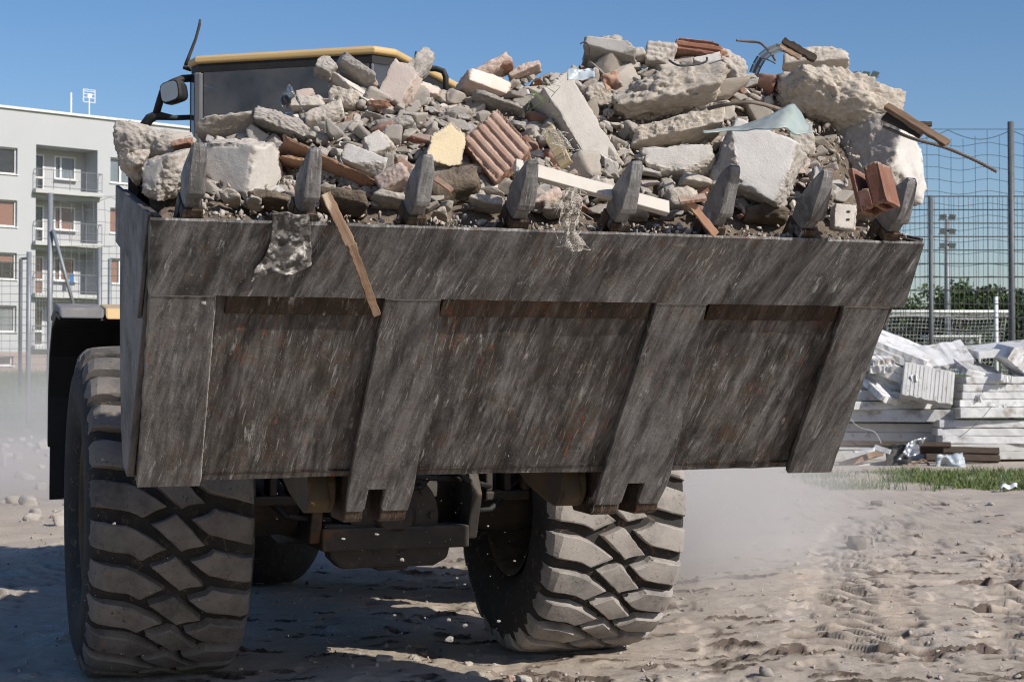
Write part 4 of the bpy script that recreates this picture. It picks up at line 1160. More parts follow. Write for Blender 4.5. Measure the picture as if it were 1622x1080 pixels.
# upper left peak
P_('concrete_slab', 'layered concrete slab sloping down right below the left peak', 'concrete slab', 561, 148, 96, 24, 0.18, -33, C_, 11, clean=(2,), ridges=(2, 1, 0.022, 0.006), pitch=10)
P_('concrete_chunk', 'dark rounded lump at the left tip of the left peak', 'concrete chunk', 517, 107, 30, 34, 0.10, -30, G, 12, rough=0.07)
P_('concrete_slab', 'grey slab leaning up against the tip of the left peak', 'concrete slab', 562, 117, 72, 24, 0.16, -40, G, 13, clean=(5,), pitch=25)
P_('plaster_slab', 'upright pinkish plastered slab standing at the left peak', 'plaster slab', 636, 139, 50, 74, 0.12, -22, PK, 14, clean=(2, 1), yaw=-20, Yoff=-0.05, chops=4, pitch=14, flat=True)
P_('concrete_slab', 'tall grey jagged slab pointing highest behind the upright pinkish slab', 'concrete slab', 656, 116, 34, 104, 0.12, -38, G, 15, rough=0.07, chip=0.2, chops=6)
P_('brick_fragment', 'small pinkish brick right of the upright plastered slab', 'brick', 680, 147, 36, 22, 0.08, -20, PK, 16, clean=(2,), sub=4)
P_('concrete_block', 'beige block under the crumpled foil on the left slope', 'concrete block', 493, 172, 56, 28, 0.14, 6, C_, 17, clean=(5,))
P_('brick_fragment', 'pinkish brick bit lying just right of the crumpled foil', 'brick', 485, 152, 28, 18, 0.07, 12, PK, 18, sub=4, clean=(2,))
P_('concrete_boulder', 'rough beige lump below the layered slab on the left', 'boulder', 548, 169, 60, 44, 0.18, -12, B_, 19, rough=0.07, chops=8, chopd=(0.8, 1.1))
P_('brick_fragment', 'flat red brick piece half buried under the upright slab', 'brick', 599, 172, 40, 14, 0.10, -4, BR, 20, sub=4)
P_('concrete_block', 'sunlit block tilted up to the right in the middle of the left slope', 'concrete block', 521, 191, 60, 36, 0.16, 24, C_, 21, clean=(5, 1))
P_('concrete_slab', 'flat grey slab lying level right of the sunlit left-slope block', 'concrete slab', 632, 205, 62, 26, 0.14, 8, G, 22, clean=(5,), rough=0.06)
P_('concrete_block', 'pale square block standing on its corner above the curved fibreboard', 'concrete block', 600, 236, 46, 42, 0.14, 32, C_, 23, clean=(2, 5), Yoff=-0.05)
P_('concrete_block', 'oblong pale block sloping down right over the curved fibreboard', 'concrete block', 579, 264, 72, 34, 0.13, -24, W_, 24, clean=(2, 5, 1), Yoff=-0.12)
P_('concrete_block', 'beige split block behind the third tooth, left of it', 'concrete block', 625, 287, 56, 40, 0.14, 28, PK, 25, Yoff=-0.10)
P_('cream_plaster_slab', 'cream yellow plastered slab with broken rim above the third tooth', 'plaster slab', 707, 234, 62, 78, 0.10, -14, CR, 26, clean=(2,), pitch=12, Yoff=-0.14, chops=7, chopd=(0.82, 1.0), yaw=8, chip=0.08, flat=True, jit=0.05)
P_('tile_block', 'dusty brown ribbed hollow tile block tilted down right beside the cream slab', 'tile block', 789, 243, 84, 98, 0.24, 40, TL, 27, clean=(2,), ridges=(0, 1, 0.036, 0.012), rough=0.018, pitch=14, yaw=6, Yoff=-0.10, chip=0.08, chops=1, chopd=(1.2, 1.4), jit=0.08, sub=6)
P_('concrete_slab', 'grey layered slab sloping down right above the ribbed tile block', 'concrete slab', 788, 176, 98, 24, 0.20, -20, G, 28, clean=(5,), pitch=24, rough=0.06)
P_('brick_block', 'pinkish brick block perched on the slope above the grey layered slab', 'brick', 763, 146, 78, 36, 0.20, -12, PK, 29, clean=(5, 2), yaw=22, pitch=22, jit=0.08, chops=2)
P_('brick_fragment', 'plastered brick with bright orange broken end on the skyline left of centre', 'brick', 780, 113, 62, 24, 0.12, 30, PK, 30, clean=(5,), chops=3)
P_('brick_fragment', 'orange brick end sticking up on the skyline left of centre', 'brick', 801, 104, 20, 20, 0.08, 20, BR, 31, sub=4, Yoff=-0.02)
P_('brick_fragment', 'long broken brown brick slanting up right on the central skyline', 'brick', 832, 114, 56, 18, 0.10, 26, PK, 32)
P_('concrete_beam', 'long pale concrete beam leaning from upper left down to the white plank', 'concrete beam', 908, 208, 56, 178, 0.22, 30, C_, 33, clean=(0, 2), yaw=24, pitch=10, Yoff=-0.02, chops=3, jit=0.06, chip=0.10, chopd=(1.1, 1.4), rough=0.03)
P_('concrete_boulder', 'rough beige lump between the leaning beam and the biggest rough boulder', 'boulder', 943, 159, 58, 48, 0.2, 8, B_, 34, rough=0.07, chops=8, chopd=(0.8, 1.1))
P_('concrete_block', 'smooth grey block lying flat on the highest part of the skyline', 'concrete block', 967, 95, 92, 34, 0.26, -6, G, 35, clean=(5, 2), pitch=22, chopd=(0.9, 1.15))
P_('concrete_chunk', 'pointed grey stone on top of the smooth skyline block', 'concrete chunk', 963, 70, 40, 28, 0.12, -16, G, 36, chops=7, chopd=(0.7, 1.0), clean=(5,))
P_('concrete_block', 'light block with layered side on the skyline right of the smooth block', 'concrete block', 1044, 92, 48, 46, 0.16, -8, W_, 37, clean=(5,), ridges=(2, 1, 0.024, 0.006))
P_('concrete_chunk', 'small light chunk between the two skyline blocks', 'concrete chunk', 1008, 91, 28, 26, 0.12, 20, C_, 38, sub=4)
P_('tile_block', 'dark red ribbed tile on the skyline', 'tile block', 1110, 88, 92, 30, 0.16, -7, BR, 39, clean=(2, 5), ridges=(2, 1, 0.030, 0.010), chops=2, rough=0.02, jit=0.06, sub=6)
P_('plaster_slab', 'white plaster flake lying in front of the red ribbed skyline tile', 'plaster slab', 1118, 101, 46, 20, 0.10, 16, W_, 40, clean=(2, 5), Yoff=-0.1)
P_('concrete_boulder', 'largest rough beige boulder, right of centre under the red tile', 'boulder', 1052, 159, 190, 88, 0.42, 12, B_, 41, rough=0.085, chops=9, chopd=(0.85, 1.12), Yoff=-0.10, sub=6, nscale=1.6, chip=0.14)
P_('concrete_slab', 'thick rough slab tucked under the largest beige boulder', 'concrete slab', 1066, 222, 146, 42, 0.30, 12, B_, 42, rough=0.06, Yoff=-0.06, clean=(5,))
P_('concrete_block', 'shaded concrete block below the thick slab, left of the smooth block', 'concrete block', 1078, 268, 118, 58, 0.24, 0, C_, 43, clean=(2,), Yoff=0.0)
P_('concrete_boulder', 'small pale block right end of the largest beige boulder', 'boulder', 1150, 118, 70, 52, 0.24, -30, W_, 44, rough=0.06, chops=8, chopd=(0.8, 1.1), clean=(1,))
P_('concrete_block', 'large smooth pale block tilted between the sixth and seventh teeth', 'concrete block', 1198, 268, 142, 112, 0.26, -24, W_, 45, clean=(2, 5), rough=0.03, Yoff=-0.18, chops=4, pitch=4, chopd=(0.95, 1.2), chip=0.07, jit=0.1)
P_('concrete_boulder', 'huge rough boulder with grey plaster patches on the right', 'boulder', 1312, 172, 200, 94, 0.42, -19, B_, 46, rough=0.075, chops=9, chopd=(0.85, 1.12), Yoff=-0.12, sub=6, nscale=1.6, chip=0.12, clean=(8,))
P_('concrete_block', 'grey-beige block lying on top of the huge right boulder', 'concrete block', 1290, 104, 104, 40, 0.24, 4, C_, 47, rough=0.05, clean=(1,))
P_('concrete_boulder', 'big white-faced boulder at the right end of the bucket', 'boulder', 1388, 256, 158, 140, 0.34, -16, W_, 48, clean=(1,), rough=0.035, chops=6, Yoff=0.04, chopd=(0.9, 1.15), yaw=-46, pitch=6)
P_('plaster_fragment', 'small white plaster wedge between the smooth block and the right boulder', 'plaster', 1296, 284, 22, 40, 0.06, 20, W_, 49, Yoff=-0.16, sub=4, clean=(2,))
P_('concrete_block', 'brown shaded block under the teal sheet right of the smooth block', 'concrete block', 1268, 232, 44, 56, 0.16, 16, C_, 50, Yoff=-0.02)
# bricks by the right teeth
hb = empty('hollow_brick', (0, 0, 0), 0, 'broken red hollow brick leaning on the rightmost tooth', 'brick')
hb.matrix_world = Matrix.Translation(at(1385, 299, 6.36)) @ Matrix.Rotation(R(-34), 4, 'Z') @ Matrix.Rotation(R(-17), 4, 'Y') @ Matrix.Rotation(R(-8), 4, 'X')
def brick_wall(name, dims, c, seed, rough=0.04):
    o = bpy.data.objects.new(name, chunk_mesh(name, dims, BR, seed, 5, 2, 0.05, (0, 1, 2, 3), rough, 0.25, (1.1, 1.4), fine=0.003)); COL.objects.link(o); o.parent = hb; o.location = c
brick_wall('brick_side', (0.020, 0.13, 0.185), (-0.052, 0, 0), 1); brick_wall('brick_side', (0.022, 0.13, 0.175), (0.052, 0, -0.004), 2)
brick_wall('brick_web', (0.018, 0.125, 0.17), (0.004, 0, -0.004), 3); brick_wall('brick_back', (0.10, 0.02, 0.18), (0, 0.055, 0), 4)
brick_wall('brick_face', (0.055, 0.022, 0.165), (0.028, -0.056, -0.004), 5); brick_wall('brick_face', (0.05, 0.022, 0.075), (-0.024, -0.056, -0.05), 6, 0.12)
KEYS.append((1386, 298, 20, 36, 0.3))
wb = P_('hollow_brick', 'dusty grey brick with two slots at the foot of the seventh tooth', 'brick', 1336, 345, 36, 42, 0.10, -5, C_, 52, clean=(2,), Yoff=-0.28, chops=1, jit=0.05, rough=0.02, pitch=4, chopd=(1.2, 1.4), key=False)
sl = MB()
for zz in (-0.014, 0.018): sl.box((0.010, -0.047, zz), (0.012, 0.006, 0.006))
sl.build('brick_slot', M['black_plastic'], wb)
# row of stones and clods just behind the edge
for (px, py, w, h, t, mt, lb, nm) in (
    (430, 318, 70, 26, 0, M['earth'], 'dark brown soil clod between the first and second teeth', 'soil_clod'),
    (545, 325, 90, 34, -8, M['earth'], 'dark soil clod behind the hanging wooden lath', 'soil_clod'),
    (618, 318, 62, 26, -6, C_, 'flat grey stone against the left of the third tooth', 'stone'),
    (722, 300, 84, 62, 10, M['earth'], 'large dark soil clod under the cream slab', 'soil_clod'),
    (770, 326, 56, 24, -8, B_, 'rough stone under the ribbed tile block', 'stone'),
    (866, 318, 46, 30, 14, PK, 'pinkish block just right of the fourth tooth', 'brick_fragment'),
    (880, 335, 46, 22, -4, B_, 'flat beige stone on the edge right of the fourth tooth', 'stone'),
    (956, 300, 40, 30, 10, C_, 'grey stone under the middle of the white plank', 'stone'),
    (1008, 338, 34, 26, 12, B_, 'pale lump under the right end of the white plank', 'stone'),
    (1080, 318, 56, 36, 10, B_, 'crumbly beige lump left of the sixth tooth', 'stone'),
    (1135, 296, 34, 22, 20, W_, 'small white stone above the sixth tooth', 'stone'),
    (1098, 290, 52, 26, -10, C_, 'grey stone left of the small white stone', 'stone'),
    (1215, 342, 80, 30, 4, M['earth'], 'dark layered clod under the smooth pale block', 'soil_clod'),
    (1376, 338, 70, 30, 6, B_, 'grey lump left of the foot of the rightmost tooth', 'stone'),
    (470, 328, 30, 20, 0, B_, 'small beige stone left of the second tooth foot', 'stone'),
    (366, 316, 32, 22, 10, B_, 'small rounded stone under the big left block', 'stone'),
    (402, 322, 26, 18, -10, C_, 'smaller grey stone right of the rounded one under the big left block', 'stone'),
    (695, 343, 26, 16, 5, B_, 'single pale stone on the edge right of the third tooth', 'stone'),
    (655, 318, 40, 26, -40, W_, 'whitish curved shard left of the third tooth foot', 'plaster_fragment')):
    P_(nm, lb, nm.replace('_', ' '), px, py, w, h, 0.10 + 0.0006 * w, t, mt, px + py, Yoff=-0.03, sub=4, rough=0.08, chops=7, chopd=(0.8, 1.1))

# ---- loose medium rubble, copies of a few meshes
var = {}
for nm, mt, k in (('concrete_chunk', (C_, G, W_, C_), 16), ('mortar_lump', (B_, B_, C_), 9), ('brick_fragment', (BR, PK), 6), ('plaster_fragment', (W_,), 4)):
    var[nm] = [chunk_mesh(nm, (1, rng.uniform(.5, .95), rng.uniform(.20, .42) if i % 2 else rng.uniform(.4, .72)), mt[i % len(mt)], 300 + 13 * i + len(nm), 4, 4, 0.38, (5, 2) if i % 2 else (2,), 0.022, 0.06, (0.60, 0.98)) for i in range(k)]
LAB = dict(mortar_lump='small sandy beige mortar lump lodged among the rubble', concrete_chunk='small grey-beige broken concrete piece lodged among the larger blocks', brick_fragment='small reddish brick fragment lodged among the concrete pieces', plaster_fragment='small whitish plaster fragment lodged among the rubble')
SMALL = []          # (object, px, py, size px, tone, noun, landmark set)
TONE = {'concrete': 'grey-beige', 'grey_concrete': 'grey', 'rough_beige': 'sandy', 'white_plaster': 'whitish', 'pink_plaster': 'pinkish', 'brick': 'red', 'rubble_dirt': 'brown', 'stone_dark': 'dark'}
LAND = {'heap': [(250, 245, 'the pale left-end boulder'), (386, 266, 'the big bright left block'), (362, 205, 'the slab on the left block'), (453, 207, 'the dark lump over the second tooth'), (512, 264, 'the curved fibreboard'), (561, 148, 'the layered left slab'), (636, 139, 'the upright pinkish slab'), (656, 100, 'the tall jagged slab'), (461, 155, 'the silvery foil'), (521, 191, 'the tilted sunlit block'), (632, 205, 'the flat grey slab'), (600, 236, 'the block on its corner'), (579, 264, 'the oblong pale block'), (707, 234, 'the cream slab'), (789, 243, 'the ribbed tile block'), (788, 176, 'the grey layered slab'), (763, 146, 'the pinkish brick block'), (801, 104, 'the orange brick end'), (832, 114, 'the long brown brick'), (908, 208, 'the leaning beam'), (880, 235, 'the yellowish board'), (940, 297, 'the white plank'), (943, 159, 'the lump beside the beam'), (967, 95, 'the smooth skyline block'), (1044, 92, 'the layered skyline block'), (1110, 88, 'the red ribbed tile'), (1052, 159, 'the largest beige boulder'), (1066, 222, 'the thick rough slab'), (1078, 268, 'the shaded block'), (1198, 268, 'the large smooth block'), (1200, 190, 'the teal sheet'), (1312, 170, 'the huge right boulder'), (1290, 104, 'the topmost right block'), (1386, 258, 'the white-faced boulder'), (1385, 299, 'the red hollow brick'), (1180, 165, 'the curved steel bar'), (1215, 85, 'the perforated strip'),
                 (308, 300, 'the first tooth'), (488, 310, 'the second tooth'), (668, 320, 'the third tooth'), (828, 325, 'the fourth tooth'), (990, 335, 'the fifth tooth'), (1142, 342, 'the sixth tooth'), (1290, 348, 'the seventh tooth'), (1424, 350, 'the eighth tooth'), (905, 345, 'the hanging gauze')],
        'yard': [(1358, 867, 'the dark angular stone'), (1388, 799, 'the small dark stone'), (1262, 899, 'the small white stone'), (1598, 770, 'the crumpled paper'), (1080, 940, 'the right tyre'), (1610, 1060, 'the lower right picture corner'), (1300, 1070, 'the bottom picture edge'), (1610, 900, 'the right picture edge')],
        'back': [(88, 720, 'the mudguard flap'), (4, 738, 'the concrete block at the left edge'), (28, 726, 'the white stone'), (70, 710, 'the grey lump'), (45, 645, 'the shorter fence post'), (80, 640, 'the tall fence pole')],
        'fall': [(560, 810, 'the left hook toe'), (800, 950, 'the right tyre'), (300, 950, 'the left tyre'), (600, 850, 'the axle'), (712, 1012, 'the largest crumb')]}
def label_small():
    pend = {}
    for (o, px, py, sz_, tone, noun, kind_) in SMALL:
        d_, lx, ly_, ph = min(((px - a) ** 2 + (py - b) ** 2, a, b, c) for a, b, c in LAND[kind_])
        dx, dy = px - lx, py - ly_
        an = math.degrees(math.atan2(-dy, dx)) % 360
        dr = ('right of', 'above right of', 'above', 'above left of', 'left of', 'below left of', 'below', 'below right of')[int((an + 22.5) // 45) % 8]
        q = sz_ if kind_ == 'heap' else sz_ * 1.6
        size = 'tiny' if q < 17.5 else 'small' if q < 24.5 else 'medium-sized' if q < 36 else 'larger'
        pend.setdefault(f'{size} {tone} {noun} {dr} {ph}', []).append((d_, o))
    ords = ('nearest', 'second nearest', 'third nearest', 'fourth nearest', 'fifth nearest', 'sixth nearest', 'seventh nearest', 'eighth nearest', 'ninth nearest', 'tenth nearest')
    for lab, lst_ in pend.items():
        lst_.sort(key=lambda q: q[0])
        for i, (d_, o) in enumerate(lst_):
            o['label'] = lab if len(lst_) == 1 else (ords[min(i, 9)] + ' ' + lab)
def proj(p):
    d_ = Vector(p) - CAMP; z = d_.dot(_fw)
    return PCX + FPX * d_.x / z, PCY - FPX * d_.dot(_up) / z
def in_key(px, py, k=0.8):
    for (cx, cy_, a, b, t) in KEYS:
        dx, dy = px - cx, -(py - cy_)
        u = dx * math.cos(t) + dy * math.sin(t); v = -dx * math.sin(t) + dy * math.cos(t)
        if (u / a) ** 2 + (v / b) ** 2 < k * k: return True
    return False
cnt = 0; placed = []
for _ in range(20000):
    if cnt >= 620: break
    lip_row = cnt < 110
    px = rng.uniform(330, 1440)
    top = np.interp(px, [q[0] for q in SKY], [q[1] for q in SKY]) - 14
    if rng.random() < 0.62: px = rng.uniform(450, 960); top = np.interp(px, [q[0] for q in SKY], [q[1] for q in SKY]) - 14
    py = top + (315 - top) * rng.random() ** 1.25
    if lip_row: px = rng.uniform(330, 1415); py = np.interp(px, [300, 1430], [318, 352]) - rng.uniform(0, 26)
    if in_key(px, py, 0.92): continue
    s = rng.choice((15, 18, 22, 26, 30, 36, 43, 52)) * (0.85 if py > 280 else 1)
    if any((px - a) ** 2 + (py - b) ** 2 < (0.21 * (s + c)) ** 2 for a, b, c in placed): continue
    placed.append((px, py, s))
    u = rng.random()
    nm = ('concrete_chunk' if u < 0.47 else 'mortar_lump' if u < 0.72 else 'brick_fragment' if u < 0.84 else 'plaster_fragment')
    if lip_row: s *= 0.8
    P = heap_hit(px, py)
    o = bpy.data.objects.new(nm, rng.choice(var[nm])); COL.objects.link(o)
    k = s * P.y / FPX
    o.matrix_world = Matrix.Translation(P + Vector((0, 0.02, 0))) @ Matrix.Rotation(rng.uniform(0, 6.28), 4, 'Z') @ Matrix.Rotation(rng.uniform(-.7, .7), 4, 'Y') @ Matrix.Rotation(rng.uniform(-.6, .6), 4, 'X') @ Matrix.Scale(k, 4)
    tag(o, LAB[nm], nm.replace('_', ' '), 'small ' + nm.replace('_', ' ') + 's in the bucket')
    SMALL.append((o, px, py, s, TONE[o.data.materials[0].name], nm.replace('_', ' '), 'heap'))
    cnt += 1
# ---- crumbs: thousands of tiny bits over heap and edge
def crumbs(name, pts, sizes, mats, seed):
    d, f = ICO[1]
    rs = np.random.RandomState(seed)
    shapes = []
    for q in range(24):
        N = rs.normal(size=(9, 3)); N /= np.linalg.norm(N, axis=1)[:, None]; D = rs.uniform(.45, 1.0, 9)
        dt = d @ N.T
        shapes.append(d * np.minimum(1.25, np.where(dt > .05, D / np.maximum(dt, .05), 9).min(1))[:, None])
    V, F_, MI = [], [], []
    for i, (p, s) in enumerate(zip(pts, sizes)):
        a = shapes[rs.randint(24)] * np.array([1.15, rs.uniform(.5, .9), rs.uniform(.25, .6)]) * s
        q = rs.normal(size=(3, 3)); q, _ = np.linalg.qr(q)
        V.append(a @ q.T + np.array(p)); F_.append(f + i * len(d)); MI.append(np.full(len(f), rs.choice(len(mats), p=None)))
    me = np_mesh(name, np.vstack(V), np.vstack(F_), mats)
    me.polygons.foreach_set('material_index', np.concatenate(MI).astype(np.int32))
    at_ = me.attributes.new('raw', 'FLOAT', 'POINT'); at_.data.foreach_set('value', np.ones(len(me.vertices), dtype=np.float32))
    o = bpy.data.objects.new(name, me); COL.objects.link(o)
    return o
pts, sz = [], []
for _ in range(3800):
    x = rng.uniform(BX0 + .05, BX1 - .05); y = -3.24 + 0.95 * rng.random() ** 1.1
    if y < -2.95 and rng.random() < .55: continue
    s = 0.004 + 0.020 * rng.random() ** 2.4
    z = float(heap(x, y)) - 0.03 + rng.uniform(0, .05)
    z = 2.13 + (z - 2.13) * min(1, max(0, (y + 3.25) / .10)) if y < -3.15 else z
    pts.append(tuple(ML @ Vector((x, y, z)))); sz.append(s)
for _ in range(700):                                    # row lying on the cutting edge itself
    x = rng.uniform(BX0 + .05, BX1 - .05); u = rng.uniform(1.20, 1.262)
    p = ML @ Vector(BP(x, u, -0.03 - rng.uniform(0, .006))); pts.append(tuple(p)); sz.append(0.003 + 0.012 * rng.random() ** 2)
o = crumbs('rubble_crumbs', pts, sz, [M['rough_beige'], M['concrete'], M['rubble_dirt'], M['grey_concrete'], M['pink_plaster'], M['white_plaster'], M['rough_beige']], 4)
tag(o, 'crumbs of mortar and grit strewn over the heap and along the bucket edge', 'rubble', kind='stuff')

# ---- slender things in the heap
def sheet(name, quad_fn, nu, nv, mat, th, label, cat, seed=0, smooth=True, wr=0.0, wk=3.0):
    """quad_fn(a,b)->world point; wrinkled"""
    g = [[quad_fn(i / (nu - 1), j / (nv - 1)) for i in range(nu)] for j in range(nv)]
    P = np.array([tuple(p) for r in g for p in r])
    if wr:
        P[:, 1] += wr * fbm(P * wk, seed, 4, 0.6) ; P[:, 2] += 0.4 * wr * fbm(P * wk + 9, seed + 3, 3)
    idx = np.arange(nu * nv).reshape(nv, nu)
    f = np.stack([idx[:-1, :-1].ravel(), idx[:-1, 1:].ravel(), idx[1:, 1:].ravel(), idx[1:, :-1].ravel()], 1)
    o = bpy.data.objects.new(name, np_mesh(name, P, f, mat, smooth)); COL.objects.link(o)
    md = o.modifiers.new('solid', 'SOLIDIFY'); md.thickness = th
    return tag(o, label, cat)

def lath(name, p0, p1, w, th, mat, label, cat, up=Vector((0, -1, 0.3)), seed=0, n=12, rag=0.004):
    p0, p1 = Vector(p0), Vector(p1)
    t = (p1 - p0); L = t.length; t.normalize()
    b = t.cross(up).normalized(); c = b.cross(t)
    rs = np.random.RandomState(seed)
    vs, fs = [], []
    for i in range(n):
        s = L * i / (n - 1)
        wa, wb = w / 2 + rs.uniform(-rag, rag), w / 2 + rs.uniform(-rag, rag)
        for (bb, cc) in ((-wa, -th / 2), (wb, -th / 2), (wb, th / 2), (-wa, th / 2)): vs.append(p0 + t * s + b * bb + c * (cc + rs.uniform(-rag, rag) * .3))
    for i in range(n - 1):
        for k in range(4): fs.append((i * 4 + k, i * 4 + (k + 1) % 4, (i + 1) * 4 + (k + 1) % 4, (i + 1) * 4 + k))
    fs += [(3, 2, 1, 0), tuple(range((n - 1) * 4, n * 4))]
    # move to a local frame whose z runs along the lath so the grain follows it
    Fm = Matrix((b, c, t)).transposed().to_4x4(); Fm.translation = (p0 + p1) / 2
    inv = Fm.inverted()
    o = MB().add([inv @ v for v in vs], fs).build(name, mat, bevel=min(th, w) * 0.12)
    o.matrix_world = Fm
    return tag(o, label, cat)

def FW(x, u, m): return ML @ Vector(BP(x, u, m))
lath('white_plank', at(815, 264, 6.13), at(1058, 331, 6.34), 0.058, 0.030, M['white_wood'], 'long white painted plank lying behind the fourth and fifth teeth', 'plank', up=Vector((0, -1, 0.55)), rag=0.0012)
lath('yellow_board', at(868, 205, 6.10), at(897, 262, 6.0), 0.05, 0.022, M['yellow_wood'], 'short yellowish board end standing above the white plank', 'board', up=Vector((-0.5, -1, 0.3)), rag=0.002)
lath('wooden_lath', at(516, 308, 5.90), at(558, 392, 5.83), 0.038, 0.022, M['wood'], 'splintered brown lath hanging down over the bucket edge, upper half', 'lath', seed=3, n=22, rag=0.0022)
o_ = lath('wooden_lath', at(556, 386, 5.82), at(597, 499, 6.0), 0.030, 0.018, M['wood'], 'pale splintered lath hanging in front of the bucket above the second wear strip', 'lath', seed=4, n=26, rag=0.0020)
lath('wooden_lath', at(1090, 318, 6.1), at(1134, 372, 6.17), 0.030, 0.012, M['fibreboard'], 'thin pinkish batten poking over the edge left of the sixth tooth', 'lath', seed=5, rag=0.0015)
lath('wooden_lath', at(1076, 318, 6.1), at(1118, 312, 6.1), 0.045, 0.012, M['fibreboard'], 'short flat brown batten lying beside the thin pinkish one', 'lath', seed=6, rag=0.0015, up=Vector((0, -.6, 1)))
lath('wooden_lath', at(1404, 168, 6.62), at(1501, 228, 6.45), 0.030, 0.022, M['wood'], 'long brown batten sticking out past the right end of the heap', 'lath', seed=7, rag=0.002)
lath('wooden_lath', at(1402, 182, 6.64), at(1462, 212, 6.55), 0.050, 0.014, M['dark_wood'], 'darker batten lying along the long one at the right end', 'lath', seed=8, rag=0.002)
lath('wooden_lath', at(1430, 196, 6.75), at(1476, 197, 6.75), 0.020, 0.014, M['dark_wood'], 'short dark stub behind the battens at the right end', 'lath', seed=9, rag=0.001)
lath('wooden_lath', at(1240, 65, 6.75), at(1292, 94, 6.7), 0.030, 0.022, M['dark_wood'], 'dark splintered stick pointing up left on the right skyline', 'lath', seed=10)
lath('wooden_lath', at(1234, 74, 6.72), at(1268, 92, 6.7), 0.020, 0.012, M['wood'], 'thin light splinter beside the dark skyline stick', 'lath', seed=12, rag=0.002)
lath('wooden_lath', at(690, 283, 6.0), at(716, 302, 5.95), 0.020, 0.010, M['fibreboard'], 'small brown splinter right of the third tooth', 'lath', seed=13, rag=0.001)

def rod(name, pts, r, mat, label, cat, n=7, ribs=False):
    P = []
    pts = [Vector(p) for p in pts]
    # Catmull-Rom
    for i in range(len(pts) - 1):
        a, b, c, d_ = pts[max(0, i - 1)], pts[i], pts[i + 1], pts[min(len(pts) - 1, i + 2)]
        for k in range(10):
            t = k / 10
            P.append(0.5 * ((2 * b) + (c - a) * t + (2 * a - 5 * b + 4 * c - d_) * t * t + (3 * b - a - 3 * c + d_) * t ** 3))
    P.append(pts[-1])
    if ribs:
        Q = []; 
        for a, b in zip(P, P[1:]):
            m_ = max(2, int((b - a).length / 0.006))
            Q += [a.lerp(b, i / m_) for i in range(m_)]
        Q.append(P[-1]); P = Q
        rr = [r * (1.22 if i % 2 else 0.85) for i in range(len(P))]
    else: rr = [r] * len(P)
    return tag(MB().tube(P, rr, n).build(name, mat, smooth=True), label, cat)
rod('rebar', [at(1400, 200, 6.7), at(1414, 207, 6.62), at(1450, 221, 6.5), at(1497, 234, 6.45), at(1540, 252, 6.4), at(1579, 272, 6.35)], 0.0066, M['rebar'], 'long ribbed steel bar jutting far out past the right end', 'rebar', ribs=True)
rod('rebar', [at(1122, 172, 6.45), at(1150, 166, 6.38), at(1185, 162, 6.36), at(1210, 166, 6.4), at(1240, 175, 6.5)], 0.0075, M['rebar'], 'curved ribbed steel bar lying between the two big boulders', 'rebar', ribs=True)
rod('bent_wire', [at(1166, 64, 6.75), at(1185, 66, 6.75), at(1203, 68, 6.73), at(1213, 76, 6.7), at(1222, 86, 6.7), at(1228, 96, 6.72)], 0.0055, M['rebar'], 'bent rusty wire standing up on the right skyline', 'wire')
rod('bent_wire', [at(919, 70, 6.7), at(926, 67, 6.7), at(933, 73, 6.7), at(934, 84, 6.72)], 0.003, M['wire'], 'tiny hooked wire on the skyline left of the smooth grey block', 'wire')
rod('bent_wire', [at(1060, 96, 6.4), at(1075, 104, 6.35), at(1100, 103, 6.35), at(1118, 98, 6.35), at(1120, 91, 6.35)], 0.0045, M['wire'], 'dark wire curling in front of the red ribbed tile', 'wire')
rod('bent_wire', [at(1206, 92, 6.7), at(1219, 96, 6.68), at(1228, 101, 6.7)], 0.003, M['wire'], 'short thin wire under the perforated strip', 'wire')
# perforated metal strip
def perforated():
    path = [at(1194, 116, 6.72), at(1199, 104, 6.70), at(1206, 92, 6.68), at(1218, 82, 6.68), at(1232, 76, 6.70), at(1246, 77, 6.74)]
    P = []
    for i in range(len(path) - 1):
        for k in range(5): P.append(path[i].lerp(path[i + 1], k / 5))
    P.append(path[-1])
    vs, fs = [], []
    hw = 0.020
    Q = []
    for i in range(len(P) - 1):
        Q += [P[i], P[i].lerp(P[i + 1], 0.5)]
    Q.append(P[-1])
    for i in range(len(Q) - 1):
        t = (Q[i + 1] - Q[i]); L_ = t.length; t.normalize(); b = t.cross(Vector((0.2, -1, 0.35)).normalized()).normalized()
        for row in (-0.5, 0.5):
            c = (Q[i] + Q[i + 1]) / 2 + b * (row * hw)
            k0 = len(vs); hx_, hy_ = L_ * .52, hw * .5
            for q in range(8):
                a_ = q * math.pi / 4; cx_, sy_ = math.cos(a_), math.sin(a_)
                m_ = max(abs(cx_), abs(sy_)); vs.append(c + t * (cx_ / m_ * hx_) + b * (sy_ / m_ * hy_))
            for q in range(8):
                a_ = q * math.pi / 4; vs.append(c + t * (math.cos(a_) * hx_ * .58) + b * (math.sin(a_) * hy_ * .58))
            fs += [(k0 + q, k0 + (q + 1) % 8, k0 + 8 + (q + 1) % 8, k0 + 8 + q) for q in range(8)]
    mb = MB().add(vs, fs)
    return tag(mb.build('perforated_strip', M['wire'], solid=0.002), 'curved perforated metal strip arching on the right skyline', 'metal strip')
perforated()
def quad(p00, p10, p01, p11):
    p00, p10, p01, p11 = map(Vector, (p00, p10, p01, p11))
    return lambda a, b: (p00 * (1 - a) + p10 * a) * (1 - b) + (p01 * (1 - a) + p11 * a) * b
